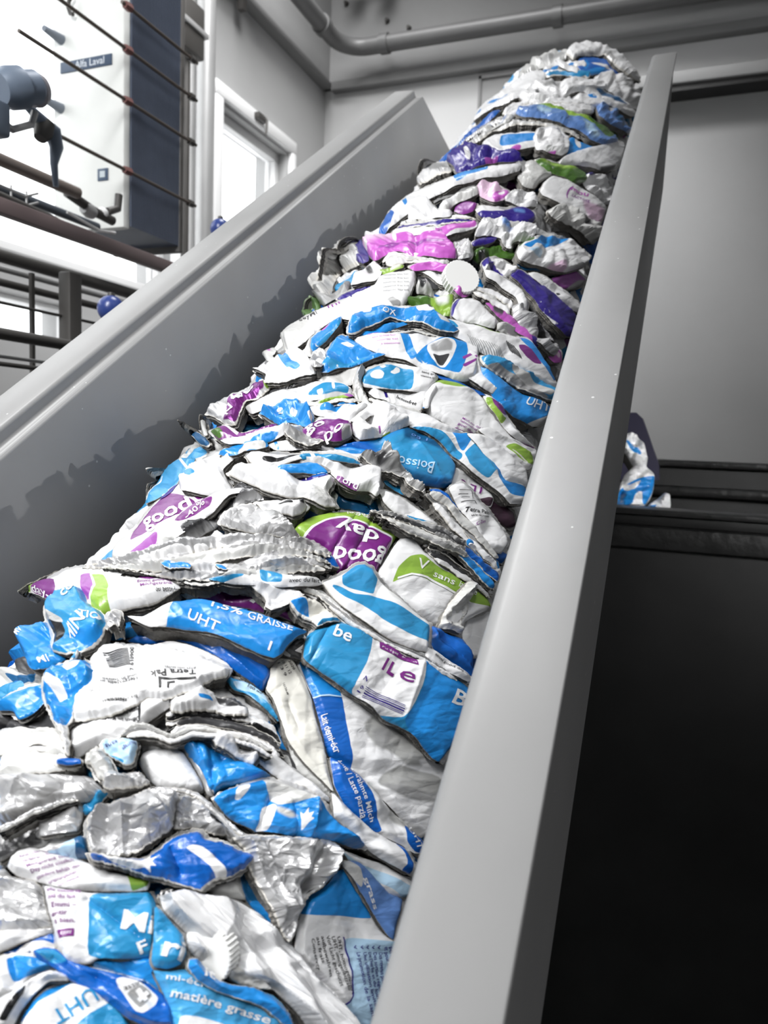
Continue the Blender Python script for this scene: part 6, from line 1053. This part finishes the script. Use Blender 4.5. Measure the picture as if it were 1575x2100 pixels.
# ---------------------------------------------------------------- cartons buried between and beside the traced ones
rf = random.Random(5)
FILL = []
s = -.26
pal = ['w']*6+['b', 'y', 'f', 't', 'w', 's', 'B']
while s < 2.64:
    a = -.34+rf.uniform(0, .05)
    while a < .34:
        ln = rf.uniform(.15, .26); th = rf.uniform(.045, .065); k = rf.choice(pal); e = min(a+ln, .38)
        bend = rf.uniform(.01, .03); up, dn = [], []
        for i in range(9):
            t = i/8; x = a+(e-a)*t; yy = s-bend*((x/.3)**2)*1.2+rf.uniform(-.006, .006); w_ = th*(.6+.4*math.sin(math.pi*t)**.5)
            up.append((x, yy+w_/2)); dn.append((x, yy-w_/2))
        pr = []
        if k in 'wy' and rf.random() < .5:
            x0 = rf.uniform(a, e-.05); c2 = rf.choice('bbtpkgn' if s > .9 else 'bbt'); pr = [(c2, [np.array([(x0, s-.08), (x0+rf.uniform(.02, .06), s-.08), (x0+rf.uniform(.03, .08), s+.05), (x0+.01, s+.05)])], 0)]
        o, sf = make_sheet('crushed_carton', up+dn[::-1], k, -.014+rf.uniform(-.004, .004), pr, bulge=.008, bw=.012, cr=.004, ks=26, tear=.0015, rim=0, ds=.0065 if s < 1.4 else .010, fn=sfc, skirt=.02)
        FILL.append((o, k))
        a = e+rf.uniform(-.03, .0)
    s += .042 if s < 1.5 else .052
# dense core of the bale
b = bmesh.new(); ring = []
for i, sv in enumerate(np.linspace(-.27, 2.66, 120)):
    rg = []
    for j in range(64):
        an = 2*math.pi*j/64; q = 1-.03-.012*math.sin(i*2.1+math.sin(an*3)*2)
        if i in (0, 119): q *= .9
        rg.append(b.verts.new(W(XC+(AX-.018)*q*math.sin(an), sv, NC+(AN-.018)*q*math.cos(an))))
    ring.append(rg)
for p, q in zip(ring, ring[1:]):
    for j in range(64): b.faces.new((p[j], p[(j+1) % 64], q[(j+1) % 64], q[j]))
b.faces.new(ring[0]); b.faces.new(ring[-1][::-1])
mb = MB(); mb.b.free(); mb.b = b
core = mb.build('bale_core', simple('core_board', (70, 68, 66), .85, noise=.4, nscale=40, bump=.6, bscale=60)); tag(core, 'dark compressed inside of the carton bale seen in the gaps', 'bale')

# ---------------------------------------------------------------- cartons fallen onto the black container
def flat(yc, tiltn):
    nn = np.array([.15, -1., tiltn]); nn /= np.linalg.norm(nn)
    def f(P, h):
        d = rays(P); t = ((np.array([0, yc, 0])-np.array([0, 0, 0]))@nn)/(d@nn); Wp = d*t[:, None]
        return np.stack([Wp@Xv, Wp@Dv, Wp@Nv], 1)-0*Wp, np.tile((BAS@nn)[None], (len(Wp), 1))*1., np.linalg.norm(d, axis=1)*t/F_PX
    return f
def fallen(label, key, poly, yc, tn, pr=(), **k):
    f0 = flat(yc, tn)
    L, N, mp = f0(np.array(pts(poly)), 0); m_ = float(np.median(mp))
    # work in px but with the flat base: scale handled inside
    prints = [(p[0], [chaikin(pts(x), 2) for x in p[1].split('|')], 0) for p in pr]
    global base; keep = base; base = f0
    try: o, sf = make_sheet('crushed_carton', pts(poly), key, 0., prints, seed=len(ALL)+500, **k)
    finally: base = keep
    tag(o, label, 'carton'); return o
fallen('white crumpled carton slipping down in front of the navy guide plate', 'w', '1270,890 1290,886 1306,890 1322,912 1330,936 1326,956 1310,962 1296,950 1286,930 1270,920', 2.05, .5, [('b', '1280,908 1292,910 1316,932 1310,938 1290,924')], cr=.006, ks=22, bulge=.02, bw=.03, skirt=.05)
fallen('white and blue crushed carton sitting on the black front rim', 'w', '1262,1040 1268,1000 1282,972 1300,954 1318,948 1334,960 1344,974 1342,1000 1334,1024 1322,1040 1290,1042', 1.98, .3, [('b', '1262,1040 1270,1004 1300,986 1344,978 1340,1004 1324,1036 1316,1036 1314,1010 1300,1016 1296,1034 1284,1042'), ('w', '1272,994 1290,996 1316,986 1300,1006 1284,1010')], cr=.006, ks=20, bulge=.025, bw=.035, skirt=.08)
fallen('small white carton corner lying right on the black front rim', 'w', '1326,1040 1336,1030 1350,1022 1362,1010 1374,1012 1376,1030 1374,1044 1350,1044', 1.96, .3, [('b', '1326,1040 1348,1034 1340,1044'), ('s', '1352,1024 1362,1014 1360,1030')], cr=.004, ks=30, bulge=.012, skirt=.04)

# buried cartons: the ones that show most stay things of their own, the barely seen rest is one object
bpy.context.view_layer.update(); dg = bpy.context.evaluated_depsgraph_get(); hits = {}
for py in range(60, 2100, 18):
    for px_ in range(5, 1400, 18):
        ok, _, _, _, ob, _ = SC.ray_cast(dg, Vector(CAM), Vector(rays((px_, py))[0]).normalized())
        if ok: hits[ob.name] = hits.get(ob.name, 0)+1
FILL.sort(key=lambda t: -hits.get(t[0].name, 0))
for o, k in FILL[:80]:
    nm = {'w': 'white', 'y': 'white', 's': 'grey', 'f': 'silver', 'b': 'blue', 't': 'blue', 'B': 'blue'}[k]
    tag(o, 'crushed %s carton layer buried deep between the larger cartons of the bale' % nm, 'carton', 'buried %s cartons of the bale' % nm)
bm = bmesh.new(); mats = []
for o, k in FILL[80:]:
    me = o.data; rm = []
    for m_ in me.materials:
        if m_ not in mats: mats.append(m_)
        rm.append(mats.index(m_))
    for p_ in me.polygons: p_.material_index = rm[p_.material_index]
    me.transform(Matrix.Translation(o.location)); bm.from_mesh(me); bpy.data.objects.remove(o)
me = bpy.data.meshes.new('buried_cartons'); bm.to_mesh(me); bm.free()
for m_ in mats: me.materials.append(m_)
o = bpy.data.objects.new('buried_cartons', me); COL.objects.link(o)
tag(o, 'mass of crushed cartons buried inside the bale, glimpsed in the gaps', 'carton', None, 'stuff')
